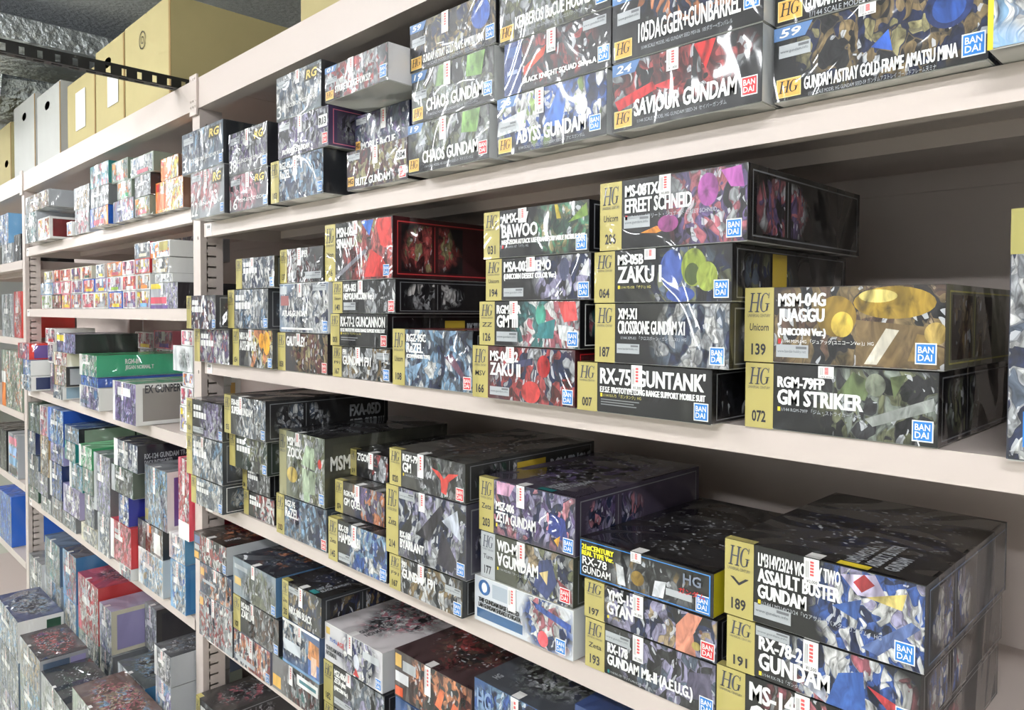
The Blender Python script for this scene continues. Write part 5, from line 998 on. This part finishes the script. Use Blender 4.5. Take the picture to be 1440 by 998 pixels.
FAR = {
'b1': (HB, 'clear wrapped teal and grey box at the far end', gen('silver', 'teal', 'white', 'grey')),
'b2': (HB, 'wide dark red box on top of the clear wrapped teal box', gen('silver', 'dred', 'tan', 'dark')),
'b3': (HB, 'yellow edged box with dark red side picture', small('white', 'cream', 'yellow', 'red', 'silver', sidepic=('dred', 'dred'))),
'b5': (HB, 'slim white box next to the silver pair', small('white', 'white', 'lav', 'sky', 'orange')),
'b6': (HB, 'lower silver box of the silver pair', gen('silver', 'white', 'rose', 'grey')),
'b7': (HB, 'upper silver box of the silver pair', gen('silver', 'white', 'tan', 'grey')),
'b8': (HB, 'blue box with orange edge and pink caption', gen('blue', 'white', 'orange', 'navy', bars=[(.2, .1, .75, .35, 'rose'), (.9, 0, 1, 1, 'orange')])),
'b9': (HB, 'grey silver box above the blue orange box', gen('grey', 'silver', 'white', 'char')),
'b10': (HB, 'teal box highest above the blue orange box', gen('teal', 'sky', 'white', 'rose')),
'b11': (HB, 'grey violet wrapped box beside the green framed box', gen('grey', 'lav', 'silver', 'rose', badge='b')),
'b12': (HB, 'green framed pale box under a white glare box', small('sage', 'white', 'sage', 'orange', 'green')),
'b13': (HB, 'green framed box with pink caption beside the teal box', small('sage', 'silver', 'sage', 'orange', 'rose')),
'b14': (HB, 'small green framed box on the shelf beside the orange comic box', small('sage', 'silver', 'lime', 'orange', 'rose')),
'b15': (HB, 'dark grey box with white line drawing print', gen('char', 'grey', 'silver', 'white')),
'b16': (HB, 'wide silver box with yellow spot at the stack top', small('sage', 'silver', 'white', 'steel', 'rose')),
'b17': (HB, 'orange and yellow comic box with brown side', gen('orange', 'yellow', 'white', 'tan', side='brown', bars=[(.04, .1, .5, .6, (236, 110, 50)), (.04, .7, .16, .95, 'red')], badge='b')),
'b18': (HB, 'orange and yellow comic box on top of its lookalike', gen('orange', 'yellow', 'white', 'tan', side='brown', bars=[(.04, .1, .5, .6, (236, 110, 50)), (.04, .7, .16, .95, 'red')])),
'cbig': (TB, 'large manga kit box with red lettering at the post end', gen('silver', 'lav', 'white', 'grey', side=(36, 34, 40), art=(.75, .5, .4, .8), bars=[(.0, .2, .6, .45, (220, 80, 100)), (.02, .78, .4, .98, 'yellow'), (0, 0, .65, .14, 'purple')])),
'c4a': (TB, 'grey box with cream foot and red side highest in its column', small('grey', 'grey', 'white', 'steel', 'cream', side='rose')),
'ca1': (TB, 'flat white box lying on the large manga kit box', small('white', 'grey', 'white', 'silver', 'silver')),
'ca2': (TB, 'box with cream foot stacked under the gold patched box', small('grey', 'grey', 'white', 'tan', 'cream', side='white')),
'ca3': (TB, 'white box with gold patch and orange edge near the post', small('white', 'silver', 'sky', 'orange', 'white', bars=[(.45, .4, .9, .95, 'gold'), (0, 0, .3, .3, 'orange'), (.5, .08, .9, .3, 'white')])),
'cb1': (TB, 'cream footed box with navy side beside the post', small('grey', 'grey', 'tan', 'white', 'cream', side='navy')),
'cb2': (TB, 'silver grey wrapped box highest beside the post', gen('silver', 'grey', 'white', 'lav')),
'd1': (DB, 'bright red box with pink picture hanging over the far post', gen('red', 'rose', 'purple', 'white', side=(226, 60, 52), sidepic=('purple', (226, 120, 90)))),
'd2': (DB, 'blue and white box under the bright red box', gen('blue', 'white', 'sky', 'white', sidepic=('white', 'blue'), side='white')),
'd3': (DB, 'white and navy box with navy side picture at shelf level', gen('white', 'navy', 'sky', 'white', side='white', sidepic=('navy', 'white'))),
'd4': (DB, 'white box with red and navy bands atop a narrow stack', small('white', 'white', 'navy', 'rose', 'red')),
'd5': (DB, 'white box with deep blue foot in the narrow stack', small('white', 'silver', 'tan', 'navy', 'navy')),
'd6': (DB, 'grey violet box at the bottom of the narrow stack', gen('grey', 'purple', 'rose', 'navy')),
'd7': (DB, 'cream box with red corner and navy side window', gen('cream', 'white', 'red', 'steel', side='cream', sidepic=('cream', 'steel'))),
'd8': (DB, 'brown grey box with black side beneath the cream box', gen('tan', 'grey', 'white', 'rose', side=(50, 48, 50), sidepic=('silver', 'dark'))),
'd9': (DB, 'small grey blue box with light blue side', gen('steel', 'grey', 'white', 'navy', side='white', sidepic=((150, 180, 200), 'white'))),
'd11': (DB, 'long black box with olive strip and pale label on its side', gen('navy', 'lav', 'purple', 'sky', side=(48, 50, 50), sidepic=((52, 54, 54), (58, 60, 60)), bars=[(.02, .6, .4, .92, 'yellow')])),
'd12': (DB, 'green box with white lettering on its long side', gen('green', 'white', 'sage', 'teal', strip='white', side=(66, 172, 128), top='green', sideart=False, sidepic=((66, 172, 128), (66, 172, 128)), st_text=['RGM-89', 'JEGAN NORMAL T'], stc='white', sth=.25, stu=.3, stv=.82)),
'd13': (DB, 'flat blue box under the green box', gen('blue', 'navy', 'sky', 'blue', side=(50, 84, 170), bars=[])),
'd14': (DB, 'white box with round blue emblem on its side', gen('white', 'navy', 'lav', 'purple', side='white', bars=[(.05, .2, .5, .35, 'steel')], shapes=[('e', .84, .7, .08, .2, (60, 110, 160))])),
'exbox': (DB, 'white and violet display box with large black lettering on its side', gen('purple', 'navy', 'lav', 'purple', body='white', side='white', top='sage', bars=[(0, 0, .1, 1, 'white'), (.22, .66, .78, .86, 'white')], sidepic=((150, 144, 140), (196, 160, 90)), st_text=['EX GUNPERY'], stc='char', sth=.2, stu=.08, stv=.97)),
'e1': (DB, 'white toy box with yellow spot low behind the violet display box', small('white', 'silver', 'cream', 'rose', 'sky', side='red')),
'e2': (DB, 'pale grey toy box in the middle behind the violet display box', small('silver', 'silver', 'steel', 'white', 'white')),
'e3': (DB, 'white and pink toy box topmost behind the violet display box', small('white', 'pink', 'rose', 'white', 'yellow')),
'e4': (DB, 'orange and teal toy box behind the violet display box', small('orange', 'silver', 'sky', 'orange', 'teal')),
'e5': (DB, 'white line drawing toy box above the orange and teal one', small('white', 'white', 'steel', 'rose', 'silver')),
'e6': (DB, 'rose pink toy box with violet caption', small('pink', 'rose', 'pink', 'purple', 'purple')),
'e7': (DB, 'white toy box with violet emblem lowest against the slotted post', small('white', 'white', 'lav', 'yellow', 'white')),
'e8': (DB, 'white toy box with violet emblem second up against the slotted post', small('white', 'white', 'lav', 'rose', 'white')),
'e9': (DB, 'white toy box with orange picture under the blank white panel box', small('white', 'white', 'lav', 'orange', 'white')),
'e9p': (DB, 'blank white embossed panel box against the slotted post', dict(ground=(214, 216, 218), body=(224, 224, 226), side=(216, 216, 218), top=(220, 220, 220), pal=((214, 216, 218), (208, 210, 214), (220, 222, 224), (204, 206, 210)), art=(.6, .5, .3, .4))),
'e10': (DB, 'white toy box with pink picture above the blank white panel box', small('white', 'white', 'lav', 'pink', 'white')),
'p1a': (EB, 'camouflage green box at the pile bottom by the far post', gen('dgreen', 'sage', 'grey', 'char')),
'p1': (EB, 'slate grey wrapped box by the far post', gen('steel', 'grey', 'char', 'silver')),
'p2': (EB, 'navy box under the dark green wrapped box', gen('navy', 'steel', 'silver', 'grey')),
'p3': (EB, 'dark green wrapped box topmost by the far post', gen('dgreen', 'sage', 'steel', 'grey', side=(96, 106, 92))),
'p4a': (EB, 'grey box with white tape low in the pile', gen('grey', 'silver', 'sage', 'white')),
'p4': (EB, 'grey lilac box second from the bottom', gen('grey', 'lav', 'silver', 'char')),
'p5': (EB, 'tall brown and white figure box under the white pink box', gen('tan', 'white', 'brown', 'grey')),
'p6': (EB, 'white and pink box beside the bright blue box', gen('white', 'pink', 'rose', 'sky')),
'p7a': (EB, 'brown grey box at the bottom under the navy white strip box', gen('grey', 'brown', 'silver', 'steel')),
'p7': (EB, 'navy box with a white strip', gen('navy', 'steel', 'blue', 'silver', strip='white')),
'p8': (EB, 'violet blue box directly below the bright blue box', gen('lav', 'blue', 'navy', 'silver')),
'p9': (EB, 'bright blue tall box with long blue side', gen('blue', 'sky', 'white', 'navy', side=(36, 84, 176), top=(150, 170, 210))),
'p10a': (EB, 'grey wrapped box at the bottom below the lavender box', gen('grey', 'steel', 'silver', 'char')),
'p10': (EB, 'lavender box low in the pile', gen('lav', 'white', 'purple', 'lav', side=(190, 180, 220))),
'p11': (EB, 'teal box with white strip and teal side', gen('teal', 'sky', 'silver', 'dgreen', strip='white', side=(30, 130, 132))),
'p12': (EB, 'pale teal box under the grey blue banded box', gen('teal', 'silver', 'sage', 'white')),
'p13': (EB, 'grey blue box with grey side panel against the bright blue box', gen('steel', 'sky', 'grey', 'silver', side='dark', sidepic=('sage', 'sage'))),
'p14a': (EB, 'cream box with square windows at the pile bottom', gen('cream', 'silver', 'grey', 'cream')),
'p14': (EB, 'grey box between the lavender and red boxes', gen('grey', 'silver', 'navy', 'sage')),
'p15': (EB, 'grey green box beneath the mint green box', gen('sage', 'teal', 'grey', 'silver')),
'p16': (EB, 'mint green box with white strip and green lid', gen('green', 'white', (120, 206, 160), 'green', strip='white', top=(120, 190, 140))),
'p17': (EB, 'grey white box beside the red wrapped box', gen('silver', 'steel', 'white', 'grey', strip='silver')),
'p18': (EB, 'tall silver grey box with pale strip', gen('grey', 'lav', 'silver', 'steel', strip='silver')),
'p19a': (EB, 'flat white box under the red wrapped box', gen('white', 'silver', 'steel', 'rose')),
'p19': (EB, 'red wrapped box with white strip', gen('red', 'rose', 'pink', 'dred', strip='white', side=(206, 52, 58), top=(190, 60, 80))),
'p20': (EB, 'navy and white box with royal blue side', gen('navy', 'white', 'blue', 'silver', side=(48, 54, 160))),
'p21': (EB, 'dark green grey box with pale strip beneath the black lettered box', gen('dgreen', 'silver', 'char', 'sage', strip='silver', side=(84, 94, 84))),
'p22': (EB, 'black box with white lettering along its side', gen('navy', 'white', 'silver', 'steel', strip='white', side=(36, 38, 48), top=(44, 44, 52), sidepic=((36, 38, 48), (36, 38, 48)), st_text=['RX-124 GUNDAM TR-6', '[WOUNDWORT]'], stc='silver', sth=.2, stu=.06, stv=.7)),
'p23': (EB, 'large white and pale blue box lettered at the side corner', gen('white', 'sky', 'silver', 'tan', side=(214, 220, 222), sidepic=((210, 218, 222), (214, 220, 222)), st_text=['RA'], stc='char', sth=.2, stu=.08, stv=.96)),
'p24': (EB, 'black box with dark figure art and white caption', gen('dark', 'brown', 'silver', 'grey', side=(52, 52, 52), bars=[(.66, .1, .9, .8, 'white'), (.4, .7, .55, .95, 'orange')])),
'p25': (EB, 'tall grey box with pale blue machine and white violet side', gen('grey', 'silver', 'sky', 'sage', side='white', sidepic=('purple', 'lav'), bars=[(.02, .05, .16, .25, 'gold')])),
'p26': (EB, 'tall blue and white box with blue side by the post', gen('sky', 'white', 'silver', 'blue', side=(50, 116, 170), sidepic=((60, 126, 176), (206, 212, 216)))),
'p27': (EB, 'white box with blue side on the tall blue box', gen('white', 'silver', 'sky', 'white', side=(80, 140, 180))),
'p28': (EB, 'tall pinkish red and white box standing by the post', gen('rose', 'white', 'red', 'pink', side=(220, 70, 90), bars=[(0, 0, 1, .22, 'white')])),
'q1': (GB, 'white and blue box with round emblem at the far floor corner', gen('silver', 'sky', 'white', 'navy', side='white', top=(52, 60, 96), lid=True, lidpal=('dark', 'navy', 'silver', 'sky'), sidepic=('white', 'dgreen'))),
'q2': (GB, 'kit box with black and red lid picture', gen('silver', 'steel', 'tan', 'grey', top=(50, 44, 48), lid=True, lidpal=('dark', 'red', 'char', 'red'), side=(170, 170, 176), sidepic=('steel', 'lav'))),
'q3': (GB, 'kit box with black green lid and red stroke', gen('silver', 'sage', 'grey', 'white', top=(44, 44, 46), lid=True, lidpal=('dark', 'char', 'dgreen', 'dark'))),
'q5': (GB, 'kit box with brown lid picture and blue flare', gen('sage', 'silver', 'white', 'grey', top=(90, 70, 66), lid=True, lidpal=('brown', 'rose', 'tan', 'sky'))),
'q1t': (GB, 'grey box with white window frame beside the far post', gen('grey', 'silver', 'steel', 'white', side='white', sidepic=('steel', 'white'))),
'q4b': (GB, 'grey blue wrapped box in the floor pile under the teal grey box', gen('silver', 'steel', 'sky', 'grey')),
'q4': (GB, 'teal grey box right beneath the shelf rail', gen('steel', 'teal', 'silver', 'grey')),
'q6b': (GB, 'pale blue wrapped box under the bright sky blue box', gen('sky', 'silver', 'white', 'steel')),
'q6': (GB, 'sky blue box beneath the shelf rail beside the red box', gen('sky', 'steel', 'rose', 'silver', side=(70, 130, 180), top=(80, 80, 90))),
'q7': (GB, 'red lidded box in the floor pile', gen('rose', 'red', 'white', 'silver', top=(170, 60, 76), side=(206, 66, 66), lid=True, lidpal=('rose', 'red', 'pink', 'dred'))),
'q8': (GB, 'silver box with violet framed side in the floor pile', gen('silver', 'steel', 'lav', 'white', side='cream', sidepic=('lav', 'steel'), top=(150, 146, 168))),
'q12': (GB, 'grey box with dark side figures low near the slotted post', gen('grey', 'silver', 'sage', 'white', side=(70, 70, 70), sidepic=('char', 'char'))),
'q9': (GB, 'pale grey box with blue side and blue lid art', gen('silver', 'white', 'grey', 'sage', side=(76, 140, 186), top=(84, 90, 92), lid=True, lidpal=('char', 'sage', 'sky', 'grey'))),
'q11b': (GB, 'white and lilac blue box under the dark lidded box by the post', gen('silver', 'sky', 'lav', 'white')),
'q11': (GB, 'pale box with white strip and dark lid by the post', gen('silver', 'white', 'grey', 'sage', strip='white', top=(66, 70, 76), lid=True, lidpal=('char', 'steel', 'grey', 'dark'))),
'r1': (FB, 'white and grey box low on the far bay high shelf', gen('silver', 'white', 'grey', 'steel')),
'r1b': (FB, 'blue white glossy box stacked on the far bay high shelf', gen('sky', 'white', 'blue', 'silver')),
'r2': (FB, 'black box standing against the far post', gen('black', 'dark', 'char', 'grey', stick=None, bars=[])),
'r3': (FB, 'grey film wrapped box beside the tall red box', gen('silver', 'grey', 'sage', 'white')),
'r4': (FB, 'tall red and white box at the far post', gen('red', 'white', 'rose', 'orange', side=(226, 80, 70), art=(.5, .5, .4, .5))),
'r5': (FB, 'large pale green picture box with orange corner', gen('sage', (170, 190, 150), 'white', 'orange', bars=[(0, 0, .2, .42, 'orange'), (0, .42, .2, .62, 'white')])),
'r6': (FB, 'tall box with a column of small bright pictures', gen('silver', 'sky', 'white', 'rose', bars=[(.1, .05, .9, .22, 'char'), (.1, .27, .9, .46, 'sky'), (.1, .51, .9, .7, (150, 190, 240)), (.1, .75, .9, .92, 'pink')], stick=None)),
'r7': (FB, 'black box at the far bay behind the column of pictures', gen('black', 'dark', 'char', 'dark', stick=None, bars=[])),
'r8': (FB, 'blue boxed item with a white loop of cord print', gen('blue', 'blue', (60, 120, 220), 'sky', stick=None, bars=[(.1, .55, .2, .62, 'white')])),
}
ORD = ['first', 'second', 'third', 'fourth', 'fifth', 'sixth', 'seventh', 'eighth', 'ninth']
TINY = [('white', 'white', 'silver', 'lime', 'white'), ('dark', 'dred', 'rose', 'gold', 'dred'), ('pink', 'rose', 'pink', 'yellow', 'yellow'), ('silver', 'sky', 'rose', 'orange', 'white'),
        ('white', 'red', 'white', 'rose', 'rose'), ('white', 'silver', 'rose', 'yellow', 'silver'), ('blue', 'rose', 'sky', 'orange', 'yellow'), ('white', 'lav', 'purple', 'rose', 'silver'), ('silver', 'lav', 'rose', 'yellow', 'sky'),
        ('sky', 'white', 'sky', 'white', 'white'), ('pink', 'pink', 'silver', 'lav', 'silver'), ('pink', 'rose', 'orange', 'white', 'white'), ('white', 'lav', 'sky', 'rose', 'purple'),
        ('blue', 'rose', 'orange', 'pink', 'yellow'), ('lav', 'rose', 'sky', 'white', 'yellow'), ('white', 'white', 'lav', 'rose', 'lime'), ('white', 'rose', 'orange', 'red', 'white'), ('white', 'orange', 'silver', 'tan', 'orange'),
        ('white', 'silver', 'lav', 'yellow', 'white'), ('red', 'red', 'red', 'orange', 'dark'), ('cream', 'rose', 'orange', 'red', 'white'), ('cream', 'rose', 'brown', 'purple', 'tan'), ('cream', 'red', 'rose', 'orange', 'dgreen'),
        ('white', 'white', 'silver', 'steel', 'yellow'), ('orange', 'lav', 'cream', 'orange', 'rose'), ('white', 'purple', 'rose', 'pink', 'white'), ('red', 'rose', 'yellow', 'lav', 'pink')]
for r, rn in enumerate(('bottom', 'middle', 'upper')):
    for i in range(9):
        t = TINY[r * 9 + i]
        lab = '%s and %s tiny toy box, %s in the %s row from the far post' % (t[0].replace('dred', 'red'), {'dred': 'dark red', 'sky': 'sky blue', 'lav': 'lilac', 'lime': 'lime'}.get(t[1], t[1]) if t[1] != t[0] else 'pale', ORD[i], rn)
        lab = lab.replace('lav ', 'lilac ').replace('sky and', 'sky blue and')
        FAR['c%d_%d' % (r, i)] = (TB, lab, small(*t))
for k, (grp, lab, D) in FAR.items():
    kit_box(k, D, lab, grp, 'toy_box' if grp in (TB, HB) else 'model_kit_box')
UNDER = {'q1': 'white emblem box', 'q2': 'black and red lidded box', 'q3': 'black green lidded box', 'q5': 'brown lidded box', 'q1t': 'white window frame box', 'q4b': 'teal grey box stack',
         'q6b': 'sky blue box stack', 'q7': 'red lidded box', 'q8': 'violet framed box', 'q12': 'box with dark side figures', 'q9': 'blue sided pale box', 'q11b': 'dark lidded box by the post'}
for k in LAYOUT:
    if k not in FAR and k not in HERO:
        rs = random.Random(k); top, lv = k.rsplit('_f', 1)
        kit_box(k, gen(rs.choice(['silver', 'grey', 'steel', 'sage']), rs.choice(['white', 'sky', 'silver']), rs.choice(['lav', 'grey', 'steel']), 'white'),
                'pale wrapped kit box, %s from the floor underneath the %s' % (ORD[int(lv)], UNDER[top]), 'buried boxes of the floor pile')
